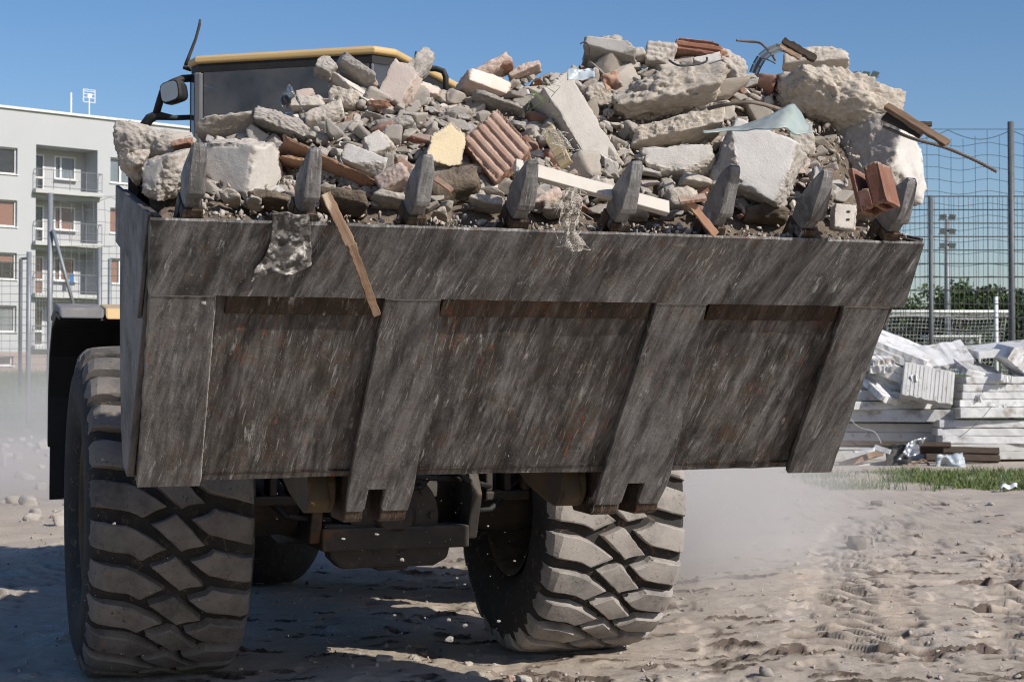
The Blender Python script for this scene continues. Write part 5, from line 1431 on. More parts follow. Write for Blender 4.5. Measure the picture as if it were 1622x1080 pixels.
# teal sheet: narrow on the left, wide and curled on the right
def teal(a, b):
    px = 1113 + 174 * a
    top = np.interp(a, [0, .35, .6, .83, .90, .95, 1.0], [206, 200, 184, 162, 178, 198, 196])
    bot = np.interp(a, [0, .35, .75, .85, 1.0], [210, 209, 204, 214, 208])
    py = top + (bot - top) * b
    Y = 6.16 + 0.13 * (1 - b) + 0.05 * math.sin(a * 7) - 0.04 * a
    return at(px, py, Y)
sheet('teal_sheet', teal, 50, 14, M['teal_sheet'], 0.003, 'thin crumpled teal sheet jutting out over the large smooth pale block', 'sheet', 5, wr=0.03, wk=9)
sheet('foil_scrap', lambda a, b: at(444 + 34 * a + 6 * b - 10 * (1 - b) * a, np.interp(a, [0, .45, .6, 1], [160, 138, 134, 150]) + b * np.interp(a, [0, 1], [12, 30]), 6.28 + 0.05 * math.sin(a * 9)), 22, 16, M['silver'], 0.002, 'crumpled silvery foil scrap standing on the left slope', 'foil', 6, wr=0.06, wk=22, smooth=False)
sheet('paper_scrap', lambda a, b: at(898 + 44 * a, 112 - 6 * a + 16 * b, 6.5 - .05 * b), 14, 10, M['plastic_sheet'], 0.002, 'small crumpled white wrapper right of the leaning beam top', 'wrapper', 8, wr=0.05, wk=18, smooth=False)
sheet('paper_scrap', lambda a, b: at(952 + 26 * a + 8 * b, 118 + 26 * b - 4 * a, 6.42 - .04 * b), 12, 12, M['fibreboard'], 0.002, 'torn tan cardboard scrap above the largest beige boulder', 'cardboard', 9, wr=0.05, wk=18, smooth=False)
# hanging rag
def rag(a, b):
    l = np.interp(b, [0, .3, .5, .72, .9, 1.0], [432, 428, 425, 410, 399, 396]); r = np.interp(b, [0, .6, .85, 1.0], [490, 493, 493, 462])
    top, bot = 338, np.interp(a, [0, .15, .4, .6, 1.0], [447, 440, 436, 432, 431])
    px = l + (r - l) * a; py = top + (bot - top) * b
    o = MLI @ CAMP; rr = MLI.to_3x3() @ ray(px, py)
    h0 = Vector(BP(0, 0, 0.058 + 0.012 * b)); mv = Vector((0, mY, mZ))
    t = (h0 - o).dot(mv) / rr.dot(mv)
    return ML @ (o + rr * t)
sheet('hanging_rag', rag, 34, 40, M['rag'], 0.004, 'torn dirty grey rag hanging over the bucket edge below the second tooth', 'rag', 12, wr=0.05, wk=11)
# gauze: knotted threads
def gauze(name, centre, half, rows, cols, Y, label, seed, r=0.0011):
    rs = np.random.RandomState(seed)
    mb = MB()
    def p(i, j):
        t = j / (rows - 1)
        c = np.interp(t, *centre[0:2]); y = np.interp(t, [0, 1], centre[2]); h = np.interp(t, *half)
        x = c + h * (2 * i / (cols - 1) - 1) + 2.0 * math.sin(j * 0.5 + i * 0.2)
        return at(x + rs.uniform(-.5, .5), y + rs.uniform(-.5, .5), Y - 0.02 * math.sin(i * 0.9 + j * .13) + 0.008 * math.sin(j))
    g = [[p(i, j) for i in range(cols)] for j in range(rows)]
    for j in range(rows):
        mb.tube([g[j][i] for i in range(cols)], r, 3)
    for i in range(cols): mb.tube([g[j][i] for j in range(rows)], r, 3)
    for _ in range(26):
        j = rs.randint(rows); i = rs.choice([0, cols - 1]); a = g[j][i]
        mb.tube([a, a + Vector((rs.uniform(-.02, .02), -.01, rs.uniform(-.03, .015))), a + Vector((rs.uniform(-.04, .04), -.015, rs.uniform(-.07, .02)))], r, 3)
    return tag(mb.build(name, M['gauze'], smooth=True, recalc=False), label, 'gauze')
gauze('gauze_scrap', ([0, .35, .6, 1.0], [905, 904, 900, 912], (298, 398)), ([0, .15, .4, .65, .9, 1], [8, 15, 17, 10, 17, 10]), 42, 15, 5.86, 'frayed white gauze hanging over the edge between the fourth and fifth teeth', 3)
gauze('gauze_scrap', ([0, .5, 1.0], [874, 890, 898], (206, 236)), ([0, .5, 1], [9, 10, 6]), 14, 10, 5.98, 'small gauze scrap draped on the short yellowish board', 4)
# weed caught in the rubble
wd = MB()
for k in range(9):
    a = at(850 + rng.uniform(-8, 30), 150 + rng.uniform(-6, 50), 6.12); 
    wd.tube([a, a + Vector((rng.uniform(-.04, .04), -.02, rng.uniform(-.01, .05))), a + Vector((rng.uniform(-.07, .07), -.03, rng.uniform(-.05, .06)))], [.0018, .0014, .0006], 3)
tag(wd.build('weed', M['weed']), 'wilted green weed stems caught beside the leaning concrete beam', 'weed')

# ------------------------------------------------------------------ falling bits under the bucket
crm = [chunk_mesh('falling_crumb', (1, .8, .65), W_, 900 + i, 3, 12, 0.4, (0, 1, 2, 3, 4, 5), 0.10, 0.3, (.6, 1.0)) for i in range(3)]
for i, (px, py, s) in enumerate(((712, 1012, 15), (637, 886, 8), (597, 846, 7), (323, 480, 9), (724, 915, 5), (736, 925, 4), (773, 833, 4), (815, 888, 5), (790, 983, 6), (737, 990, 9), (711, 981, 8), (625, 974, 5), (673, 978, 4), (153, 661, 7), (163, 727, 6), (181, 829, 6), (570, 1035, 7), (544, 853, 6))):
    o = bpy.data.objects.new('falling_crumb', crm[i % 3]); COL.objects.link(o)
    Y = 6.6 if py > 500 else 5.75
    k = s * Y / FPX
    o.matrix_world = Matrix.Translation(at(px, py, Y)) @ Matrix.Rotation(i * 1.3, 4, 'X') @ Matrix.Scale(k, 4)
    lb = ('largest white mortar crumb falling below the left hook toe', 'white crumb falling under the axle, second in size')[i] if i < 2 else ('pale crumb stuck on the upper right corner of the first wear strip' if i == 3 else 'small white mortar crumb falling from the bucket')
    tag(o, lb, 'crumb', 'mortar crumbs falling from the bucket')
    if i not in (0, 1, 3): SMALL.append((o, px, py, s * 1.6, 'white', 'falling mortar crumb', 'fall'))
pts, sz = [], []
for _ in range(260):
    px = rng.choice((rng.uniform(90, 330), rng.uniform(400, 860), rng.uniform(430, 800))); py = rng.uniform(720, 1060)
    pts.append(tuple(at(px, py, rng.uniform(6.2, 7.4)))); sz.append(0.0012 + 0.002 * rng.random() ** 2)
o = crumbs('falling_grit', pts, sz, [W_], 6)
tag(o, 'fine pale grit raining from the bucket in front of the tyres', 'grit', kind='stuff')

# ------------------------------------------------------------------ stones on the ground
pts, sz = [], []
for _ in range(6000):
    y = 8.3 + 16 * rng.random() ** 1.7; x = rng.uniform(-0.42, 0.42) * y
    dens = 0.5 + 0.5 * math.sin(x * 1.7 + y * .9)
    if rng.random() > 0.35 + 0.65 * dens: continue
    pts.append((x, y, 0)); sz.append(0.0035 + 0.024 * rng.random() ** 3.6)
A = np.array(pts); zz = terrain_z(A[:, 0], A[:, 1]) + ground_relief(A[:, 0], A[:, 1])
pts = [(p[0], p[1], z + s * 0.2) for p, z, s in zip(pts, zz, sz)]
o = crumbs('gravel', pts, sz, [M['rough_beige'], M['concrete'], M['rubble_dirt'], M['white_plaster'], M['rough_beige'], M['pink_plaster']], 8)
tag(o, 'gravel and mortar grit scattered over the dirt yard', 'gravel', kind='stuff')
def gstone(px, py, w, h, mat, label, seed, nm='stone'):
    P = ground_at(px, py); k = P.y / FPX
    o = bpy.data.objects.new(nm, chunk_mesh(nm, (w * k, w * k * .8, h * k), mat, seed, 4, 7, 0.2, (), 0.08, 0.12, (0.8, 1.1))); COL.objects.link(o)
    o.location = (P.x, P.y, gz(P.x, P.y) + h * k * 0.35); o.rotation_euler = (0, 0, seed)
    tag(o, label, nm.replace('_', ' '))
gstone(1358, 867, 32, 24, M['stone_dark'], 'dark angular stone alone on the open dirt at right', 21)
gstone(1388, 799, 18, 9, M['stone_dark'], 'small dark stone on the dirt nearer the grass strip', 22)
gstone(1262, 899, 8, 7, W_, 'small white stone on the dirt right of the right tyre', 23)
gstone(830, 1074, 24, 12, W_, 'white stone at the bottom edge below the right tyre', 24)
gstone(610, 1046, 26, 9, B_, 'flat pale stone in the shadow edge below the left hook toe', 25)
gstone(742, 1050, 14, 8, B_, 'small pale stone just left of the right tyre shadow edge', 26)
gstone(808, 1068, 12, 8, BR, 'orange brick crumb at the bottom edge beside the white stone', 27, 'brick_crumb')
gstone(3, 738, 14, 36, W_, 'pale concrete block at the left picture edge in the dust', 28, 'concrete_block')
gstone(28, 726, 12, 12, W_, 'white stone in the dust left of the mudguard', 29)
gstone(70, 710, 30, 16, C_, 'grey lump in the dust beside the mudguard', 30)
lst = [chunk_mesh('rubble_lump', (1, .8, .6), mt, 70 + i, 3, 6, 0.2, (), 0.08, 0.1, (.8, 1.1)) for i, mt in enumerate((B_, C_, W_, PK))]
for i in range(70):
    y = rng.uniform(17, 42); px = rng.uniform(-60, 190)
    x = (px - PCX) / FPX * y
    o = bpy.data.objects.new('rubble_lump', lst[i % 4]); COL.objects.link(o)
    s = rng.uniform(.06, .26)
    o.location = (x, y, gz(x, y) + 0.12 * s); o.rotation_euler = (rng.uniform(-.4, .4), rng.uniform(-.4, .4), rng.uniform(0, 6)); o.scale = (s, s, s)
    tag(o, 'small pale rubble lump on the dusty dirt behind the loader', 'rubble lump', 'rubble lumps lying behind the loader')
    qx, qy = proj(o.location); SMALL.append((o, qx, qy, s * FPX / y, TONE[o.data.materials[0].name], 'rubble lump', 'back'))

# ------------------------------------------------------------------ apartment block at left
S0 = Vector((-27.1, 87.0, 0)); FE = Vector((0.753, 0.658, 0)); FN = Vector((0.658, -0.753, 0))
FE.normalize(); FN.normalize()
bld = empty('apartment_building', (S0.x, S0.y, 0), math.atan2(FE.y, FE.x), 'white four-storey apartment block with recessed balconies behind the left fence', 'building')
# local: x along the facade, y into the building, z up
Z0, ZR = 1.2, 15.92
floors = [3.32, 6.13, 8.94, 11.75]
open_ = []
LOG = [(1.91, 5.52)]; WIN = [(-1.15, 0.86), (6.30, 7.95)]
# the same bay repeats along the facade
bays = [-19.4, -9.7, 0.0, 9.7]
loggias, wins = [], []
for bo_ in bays:
    for z in floors:
        loggias.append((bo_ + 1.91, bo_ + 5.52, z, z + 2.40))
        wins.append((bo_ - 1.05, bo_ + 0.86, z + 0.68, z + 2.10)); wins.append((bo_ + 6.30, bo_ + 7.95, z + 0.68, z + 2.10))
    wins.append((bo_ - 1.15, bo_ + 0.7, 2.22, 2.72))
ops = loggias + wins
xsb = sorted(set([-22.0, 19.5] + [o[0] for o in ops] + [o[1] for o in ops])); zsb = sorted(set([Z0, 2.0, 2.95, ZR] + [o[2] for o in ops] + [o[3] for o in ops]))
def is_open(x, z): return any(a < x < b and c < z < d for a, b, c, d in ops)
wl = MB(); pl = MB()
for i in range(len(xsb) - 1):
    for j in range(len(zsb) - 1):
        xa, xb, za, zb = xsb[i], xsb[i + 1], zsb[j], zsb[j + 1]
        xm, zm = (xa + xb) / 2, (za + zb) / 2
        if is_open(xm, zm): continue
        t = pl if zm < 2.95 else wl
        t.add([(xa, 0, za), (xb, 0, za), (xb, 0, zb), (xa, 0, zb)], [(0, 1, 2, 3)])
        # reveals towards open neighbours
        for (nx_, nz_, q) in ((xa - .01, zm, [(xa, 0, za), (xa, 0, zb), (xa, .34, zb), (xa, .34, za)]), (xb + .01, zm, [(xb, 0, za), (xb, .34, za), (xb, .34, zb), (xb, 0, zb)]), (xm, za - .01, [(xa, 0, za), (xa, .34, za), (xb, .34, za), (xb, 0, za)]), (xm, zb + .01, [(xa, 0, zb), (xb, 0, zb), (xb, .34, zb), (xa, .34, zb)])):
            if is_open(nx_, nz_): t.add(q, [(0, 1, 2, 3)])
for x in (-22.0, 19.5): wl.add([(x, 0, Z0), (x, 11, Z0), (x, 11, ZR), (x, 0, ZR)], [(0, 1, 2, 3)])
wl.add([(-22, 11, Z0), (19.5, 11, Z0), (19.5, 11, ZR), (-22, 11, ZR)], [(0, 1, 2, 3)])
wl.build('wall', M['facade'], bld, recalc=False); pl.build('plinth', M['plinth'], bld, recalc=False)
MB().box((-1.25, 5.5, ZR + 0.06), (41.9, 11.3, 0.12)).build('roof', M['white_frame'], bld)
# dark interior layer behind all openings so that windows have a room behind them
MB().box((-1.25, 1.7, 8.5), (41.3, 0.05, 14.5)).build('inner_wall', M['room_dark'], bld)
for (a, b, c, d_) in loggias:   # loggia recess: back wall with openings, side walls, ceiling, floor
    yb = 1.45
    lg = MB()
    lg.add([(a, .34, c), (a, yb, c), (a, yb, d_), (a, .34, d_)], [(0, 1, 2, 3)])
    lg.add([(b, .34, c), (b, yb, c), (b, yb, d_), (b, .34, d_)], [(0, 1, 2, 3)])
    lg.add([(a, .34, d_), (b, .34, d_), (b, yb, d_), (a, yb, d_)], [(0, 1, 2, 3)])
    lg.add([(a, .34, c), (b, .34, c), (b, yb, c), (a, yb, c)], [(0, 1, 2, 3)])
    # back wall pieces round a door (left) and a window (middle)
    d0, d1, w0, w1 = a + 0.25, a + 1.15, a + 1.75, a + 3.0
    for (p, q, r, s) in ((a, d0, c, d_), (d1, w0, c, d_), (w1, b, c, d_), (d0, d1, c + 2.1, d_), (w0, w1, c + 2.1, d_), (w0, w1, c, c + 0.8)):
        lg.add([(p, yb, r), (q, yb, r), (q, yb, s), (p, yb, s)], [(0, 1, 2, 3)])
    lg.build('balcony_recess', M['facade'], bld, recalc=False)
def window(x0, x1, z0, z1, y, fill, split=0.42, door=False):
    fr = MB(); t = 0.075
    xm = x0 + (x1 - x0) * split
    fr.box(((x0 + x1) / 2, y, z0 + t / 2), (x1 - x0, .08, t)); fr.box(((x0 + x1) / 2, y, z1 - t / 2), (x1 - x0, .08, t))
    for x in (x0 + t / 2, x1 - t / 2): fr.box((x, y, (z0 + z1) / 2), (t, .078, z1 - z0 - 2 * t - .004))
    if not door: fr.box((xm, y, (z0 + z1) / 2), (t * 1.5, .078, z1 - z0 - 2 * t - .004))
    else: fr.box(((x0 + x1) / 2, y, z0 + 0.8), (x1 - x0 - 2 * t - .004, .078, .1))
    w = fr.build('window', M['white_frame'], bld)
    MB().box(((x0 + x1) / 2, y + 0.012, (z0 + z1) / 2), (x1 - x0 - 2 * t - .006, .012, z1 - z0 - 2 * t - .006)).build('pane', M['house_glass'], w)
    if fill: MB().box(((x0 + x1) / 2 + 0.02, y + 0.09, (z0 + z1) / 2 + (z1 - z0) * 0.5 * (1 - fill[1])), (x1 - x0 - .1, .02, (z1 - z0) * fill[1] - .04)).build('blind', fill[0], w)
    if not door: MB().box(((x0 + x1) / 2, y - 0.16, z0 - 0.03), (x1 - x0 + .1, .30, .045)).build('sill', M['white_frame'], w)
OB, CU = (M['blind_orange'], 1.0), (M['curtain'], 1.0)
wr_ = random.Random(3)
for (a, b, c, d_) in wins:
    if d_ - c < 1: window(a + .004, b - .004, c + .004, d_ - .004, 0.22, None, 0.5); continue
    f = {11.75: (None, CU), 8.94: (OB, OB), 6.13: ((M['blind_orange'], 0.35), OB), 3.32: (CU, None)}
    k = min(f, key=lambda q: abs(q + 0.68 - c))
    fl = f[k][0 if (a % 9.7) > 8 else 1]
    window(a + .004, b - .004, c + .004, d_ - .004, 0.22, fl)
for (a, b, c, d_) in loggias:
    yb = 1.45
    k = c
    window(a + 1.754, a + 2.996, c + .804, c + 2.096, yb + .03, OB if 5 < k < 10 else CU if wr_.random() < .5 else None, 0.3)
    window(a + .254, a + 1.146, c + .01, c + 2.096, yb + .03, OB if 5 < k < 7 else None, 0.5, True)
    MB().box(((a + b) / 2, -0.10, c - 0.12), (b - a + 0.36, 0.62, 0.22)).build('balcony_slab', M['slab_grey'], bld)
    rl = MB()
    y0 = -0.36
    for z in (c + 1.05, c + 0.12): rl.tube([(a - .1, y0, z), (b + .1, y0, z)], 0.022, 5)
    rl.tube([(a - .1, y0, c + 0.55), (b + .1, y0, c + 0.55)], 0.008, 4)
    for t in np.linspace(a - .1, b + .1, 5): rl.tube([(t, y0, c - .01), (t, y0, c + 1.05)], 0.02, 5)
    for t in np.linspace(a - .1, b + .1, 34): rl.tube([(t, y0, c + .12), (t, y0, c + 1.05)], 0.006, 4)
    for xx in (a - .1, b + .1): rl.tube([(xx, y0, c + 1.05), (xx, -.01, c + 1.05)], 0.02, 5)
    tag(rl.build('balcony_railing', M['galvanised'], bld), kind='stuff')
MB().box((1.91 + 2.5, 0.8, 6.13 + 0.95), (0.25, 0.06, 0.5)).build('towel', M['blue_paint'], bld)
for sx in (3.6, 4.9, ):
    b = MB(Matrix.Translation((sx, 1.2, ZR + 0.12))); b.tube([(0, 0, 0), (0, 0, .16)], .12, 10); b.tube([(0, 0, .16), (0, 0, .26)], [.2, .1], 10); b.build('roof_vent', M['galvanised'], bld)
mp = MB(); mp.tube([(4.7, 1.6, ZR + .12), (4.7, 1.6, ZR + 1.55)], .05, 6); mp.build('mast', M['white_frame'], bld)
ae = MB()
ae.tube([(5.7, 1.4, ZR + .12), (5.7, 1.4, ZR + 1.5)], .035, 6)
for zz in (1.0, 1.25, 1.45, 1.6, 1.7): ae.tube([(5.35, 1.4, ZR + zz + .1), (6.05, 1.4, ZR + zz + .1)], .022, 4)
ae.tube([(5.35, 1.4, ZR + 1.1), (5.35, 1.4, ZR + 1.8)], .03, 4); ae.tube([(6.05, 1.4, ZR + 1.1), (6.05, 1.4, ZR + 1.8)], .03, 4); ae.box((5.7, 1.38, ZR + 1.45), (.25, .1, .25))
ae.build('tv_aerial', M['white_frame'], bld)

# ------------------------------------------------------------------ fences
def post(px, py0, Y, r, mat, name, parent, ztop=None):
    p = at(px, py0, Y); zb = float(terrain_z(np.array([p.x]), np.array([Y]))[0])
    mb = MB(); mb.tube([(p.x, Y, zb - .1), (p.x, Y, p.z)], r, 10); return mb.build(name, mat, parent, smooth=True), p
def mesh_panel(xa, xb, Ya, Yb, zlo, zhi, dx, dz, r, name, mat, parent, sag=0.0, jig=0.0, double=1, n=3):
    mb = MB()
    L = math.hypot(xb - xa, Yb - Ya); nx_ = int(L / dx)
    rs = np.random.RandomState(int(abs(xa * 100)) + 3)
    P = lambda t, z: Vector((xa + (xb - xa) * t, Ya + (Yb - Ya) * t, z))
    nz_ = int((zhi - zlo) / dz)
    for i in range(nx_ + 1):
        t = i / nx_
        if jig:
            top = zhi - sag * abs(math.sin(t * L / 1.3 * math.pi)) 
            mb.tube([P(t, zlo) , P(t + rs.uniform(-jig, jig) / L, (zlo + top) / 2), P(t, top)], r, n, cap=False)
        else: mb.tube([P(t, zlo), P(t, zhi)], r, n, cap=False)
    for j in range(nz_ + 1):
        z = zlo + (zhi - zlo) * j / nz_
        if jig:
            if j == nz_: continue
            pts_ = [P(k / 24, z + rs.uniform(-jig, jig) * .5 - sag * 1.0 * (j / nz_) * math.sin(k / 24 * math.pi * L / 1.3) ** 2 * .5) for k in range(25)]
            mb.tube(pts_, r, n, cap=False)
        else:
            for q in range(double): mb.tube([P(0, z + q * .012), P(1, z + q * .012)], r * 1.25, n, cap=False)
    if jig:
        K = max(1, int(L / 1.3)); 
        mb.tube([P(k / (K * 8), zhi - sag * abs(math.sin(k / 8 * math.pi))) for k in range(K * 8 + 1)], r * 1.3, n, cap=False)
        mb.tube([P(0, zhi + .02), P(1, zhi + .02)], r * 1.2, n, cap=False)
    return tag(mb.build(name, mat, parent, smooth=True, recalc=False), kind='stuff')
YF = 37.0
fr_ = empty('ball_fence', at(1474, 600, YF), 0, 'tall sports ground fence with dark netting above wire mesh, behind the white boards', 'fence')
fr_.location = (0, 0, 0)
post(1601, 193, YF, 0.072, M['fence_post'], 'post', fr_); post(1474, 310, YF - .03, 0.055, M['fence_post'], 'post', fr_); post(1400, 203, YF, 0.055, M['fence_post'], 'post', fr_)
post(1800, 190, YF, 0.055, M['fence_post'], 'post', fr_); post(1710, 310, YF - .03, 0.042, M['fence_post'], 'post', fr_); post(1200, 210, YF, 0.055, M['fence_post'], 'post', fr_); post(1330, 312, YF - .03, .042, M['fence_post'], 'post', fr_)
xa, xm, xb = at(1200, 0, YF).x, at(1601, 0, YF).x, at(1800, 0, YF).x
zt1 = at(1500, 206, YF).z; zmid = at(1500, 312, YF).z
mesh_panel(xa, xm, YF + .03, YF + .03, 0.3, zt1, 0.27, 0.27, 0.0065, 'ball_net', M['netting'], fr_, sag=0.21, jig=0.012)
mesh_panel(xm, xb, YF + .03, YF + .03, 0.3, zt1, 0.27, 0.27, 0.0065, 'ball_net', M['netting'], fr_, sag=0.21, jig=0.012)
mesh_panel(xa, xb, YF - .06, YF - .06, 0.2, zmid, 0.11, 0.30, 0.0066, 'wire_mesh', M['wire'], fr_, double=2)
# left fence: tall net poles and mesh
YL = 45.0
fl_ = empty('ball_fence', (0, 0, 0), 0, 'galvanised fence with tall pole and diagonal brace in front of the apartment block', 'fence')
post(80, 306, YL, 0.075, M['galvanised'], 'post', fl_); post(46, 399, YL - 1.5, 0.065, M['galvanised'], 'post', fl_); post(158, 392, YL + .05, 0.07, M['galvanised'], 'post', fl_); post(174, 410, YL + 6, 0.06, M['galvanised'], 'post', fl_)
post(270, 306, YL, 0.075, M['galvanised'], 'post', fl_); post(-60, 400, YL - 1.5, 0.065, M['galvanised'], 'post', fl_); post(33, 410, YL + 9, 0.06, M['fence_post'], 'post', fl_)
MB().tube([at(33, 410, YL + 9), at(45, 409, YL + 9)], 0.05, 6).build('post_arm', M['fence_post'], fl_)
MB().tube([at(84, 364, YL - .1), at(121, 500, YL - .1)], 0.05, 8).build('brace', M['galvanised'], fl_, smooth=True)
x0, x1, x2, x3 = at(-60, 0, YL - 1.5).x, at(46, 0, YL - 1.5).x, at(80, 0, YL).x, at(270, 0, YL).x
mesh_panel(x0, x1, YL - 1.5, YL - 1.5, .7, at(46, 404, YL - 1.5).z, 0.2, 0.2, 0.006, 'wire_mesh', M['galvanised'], fl_)
mesh_panel(x1, x2, YL - 1.5, YL, .7, at(46, 404, YL - 1.5).z, 0.2, 0.2, 0.006, 'wire_mesh', M['galvanised'], fl_)
mesh_panel(x2, x3, YL, YL, .7, at(80, 390, YL).z, 0.2, 0.2, 0.006, 'wire_mesh', M['galvanised'], fl_)
mesh_panel(x2, x3, YL + .05, YL + .05, at(80, 390, YL).z, at(80, 312, YL).z, 0.3, 0.3, 0.006, 'ball_net', M['galvanised'], fl_, sag=0.2, jig=0.03)

# ------------------------------------------------------------------ white foam boards
YB = 31.6
def board(px, py, w, th, dep, tilt, pitch, yaw, label, Yo=0.0, mat='foam', seed=0, ribs=False, rag=0.0):
    Y = YB + Yo; k = Y / FPX
    rs = np.random.RandomState(seed + px)
    W, T = w * k * rs.uniform(.92, 1.06), th * k * rs.uniform(1.02, 1.10)
    mb = MB()
    n = 14
    vs, fs = [], []
    for j in range(n + 1):
        x = -W / 2 + W * j / n
        j_ = lambda: rs.uniform(-1, 1) * (0.008 + rag)
        rag_k = 1.0 if 0 < j < n else 3.0
        x += rs.uniform(-1, 1) * (0.01 + rag) * rag_k * .5
        vs += [(x, -dep / 2 + j_(), -T / 2 + j_() * .4), (x, dep / 2 + j_(), -T / 2 + j_() * .4), (x, dep / 2 + j_(), T / 2 + j_() * .4), (x, -dep / 2 + j_(), T / 2 + j_() * .4)]
    for j in range(n):
        for q in range(4): fs.append((j * 4 + q, j * 4 + (q + 1) % 4, (j + 1) * 4 + (q + 1) % 4, (j + 1) * 4 + q))
    fs += [(3, 2, 1, 0), tuple(range(n * 4, n * 4 + 4))]
    o = mb.add(vs, fs).build('foam_board', M[mat], bevel=0.012)
    P = at(px + rs.uniform(-5, 5), py, Y)
    tilt += rs.uniform(-.45, .45); yaw += rs.uniform(-6, 6)
    o.matrix_world = Matrix.Translation(P) @ Matrix.Rotation(R(yaw), 4, 'Z') @ Matrix.Rotation(R(-tilt), 4, 'Y') @ Matrix.Rotation(R(pitch), 4, 'X')
    tag(o, label, 'foam board', 'white foam boards stacked behind the yard')
    if ribs:
        rb = MB()
        m_ = int(W / 0.075)
        for i in range(1, m_): rb.box((-W / 2 + W * i / m_, 0, T / 2 + .004), (.016, dep * .92, .012))
        r_ = rb.build('rib', M['foam_grey'], o); r_['kind'] = 'stuff'
    return o
# lower courses on the ground, from the left (behind the bucket) to the right picture edge and past it
for i, py in enumerate((719, 707, 695, 683, 670)):
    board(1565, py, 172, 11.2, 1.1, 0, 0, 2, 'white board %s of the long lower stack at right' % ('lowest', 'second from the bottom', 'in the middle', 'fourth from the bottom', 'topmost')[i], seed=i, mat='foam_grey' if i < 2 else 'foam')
    board(1722, py, 132, 11.2, 1.1, 0, 0, -3, 'white board %s of the short stack at the far right edge' % ('lowest', 'second from the bottom', 'in the middle', 'fourth from the bottom', 'topmost')[i], seed=i + 10)
for i, py in enumerate((719, 704, 690, 676)):
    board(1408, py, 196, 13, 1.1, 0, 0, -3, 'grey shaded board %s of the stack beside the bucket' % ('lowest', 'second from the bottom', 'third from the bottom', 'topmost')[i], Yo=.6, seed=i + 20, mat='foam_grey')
board(1600, 652, 200, 15, 1.3, 0, 0, 3, 'wide white slab covering the long lower stack', seed=31)
board(1412, 657, 178, 17, 1.3, 0, 0, -4, 'white slab on the grey stack beside the bucket', seed=32, Yo=.4)
board(1400, 641, 160, 12, 1.2, 0, 0, 6, 'thin white slab second above the grey stack', seed=33, Yo=.4)
board(1392, 626, 100, 14, 1.0, -3, 0, -10, 'grey-stained slab on top of the left stack with broken corner', seed=34, mat='foam_grey', Yo=.2, rag=.02)
for i, py in enumerate((638, 626, 614, 602)):
    board(1566 + i, py, 112, 10.5, 0.9, 0, 0, 4, 'white board %s of the small upper stack' % ('lowest', 'second', 'third', 'topmost')[i], seed=40 + i)
    board(1668 + i, py, 86, 10.5, 0.9, 0, 0, -2, 'white board %s of the upper stack cut by the right picture edge' % ('lowest', 'second', 'third', 'topmost')[i], seed=50 + i)
board(1548, 586, 84, 9, 0.8, -12, 22, 14, 'ribbed white board lying tilted on the small upper stack', seed=61, ribs=True)
board(1466, 610, 78, 12, 0.75, -12, 58, -4, 'grey ribbed board leaning in front of the heap centre', seed=62, mat='foam_grey', ribs=True, Yo=-.5, rag=.01)
board(1484, 566, 104, 10, 0.7, 10, 35, 6, 'ragged white board propped behind the grey ribbed one', seed=63, Yo=.2, rag=.02)
for i in range(4):
    board(1412 + i * 3, 586 - i * 13, 118, 12, 1.3, -22, 12, -14, 'white board %s of the tilted pile sloping down right' % ('lowest', 'second', 'third', 'topmost')[i], seed=70 + i, Yo=.4, rag=.004)
board(1590, 553, 110, 11, 0.9, 6, 8, 8, 'long white board lying highest at the right edge', seed=80, Yo=.4)
board(1612, 574, 60, 20, 0.6, -34, 10, 20, 'thick broken white board wedged under the highest one at right', seed=81, rag=.02)
for i in range(9):
    board(rng.choice((1395, 1440, 1475, 1535, 1580, 1610, 1640)), rng.uniform(555, 640), rng.uniform(26, 52), rng.uniform(8, 12), rng.uniform(.35, .7), rng.uniform(-28, 28), rng.uniform(-10, 45), rng.uniform(-50, 50), ('jagged broken white board piece %s' % ('lying lowest among the loose pieces', 'leaning nearest the bucket', 'beside the ribbed grey board', 'on the small upper stack', 'tilted behind the small upper stack', 'at the right picture edge', 'propped on the wide slab', 'wedged between two stacks', 'highest among the loose pieces')[i]), Yo=rng.uniform(-.5, .1), seed=90 + i, rag=.03)
board(1404, 601, 150, 13, 1.1, -4, 0, -6, 'white slab filling the gap below the tilted pile', seed=120, Yo=.5)
board(1400, 612, 150, 13, 1.1, -2, 0, -6, 'lower white slab in the gap below the tilted pile', seed=121, Yo=.5)
# timber and scrap in front
for i, (px, py, w, th, lab) in enumerate(((1520, 712, 124, 11, 'brown beam upper of the two in front of the lower stack'), (1524, 724, 118, 11, 'brown beam lower of the two in front of the lower stack'), (1400, 702, 210, 8, 'long dark beam lying behind the scrap'))):
    a, b = at(px - w / 2, py, 30.4 - .1 * i), at(px + w / 2, py + 3, 30.4 - .1 * i)
    lath('timber_beam', a, b, th * 30.4 / FPX, 0.14, M['dark_wood'], lab, 'timber', rag=0.004)
lath('scrap_board', at(1330, 737, 29.9), at(1398, 716, 30.1), 0.12, 0.03, M['wood'], 'tilted grey-brown board in the scrap beside the bucket', 'board')
lath('scrap_board', at(1350, 742, 29.8), at(1420, 730, 30.1), 0.08, 0.03, M['foam_grey'], 'pale lath lying under the tilted scrap board', 'board')
lath('scrap_board', at(1385, 708, 29.9), at(1410, 716, 29.7), 0.10, 0.03, M['foam'], 'short white lath end on the scrap pile', 'board')
sheet('scrap_sheet', lambda a, b: at(1434 + 34 * a - 14 * b, 702 - 12 * a + 32 * b, 29.8 - .3 * b + .3 * a), 14, 12, M['silver'], 0.006, 'bent metal sheet standing in the scrap pile', 'metal sheet', 21, wr=0.35, wk=3, smooth=False)
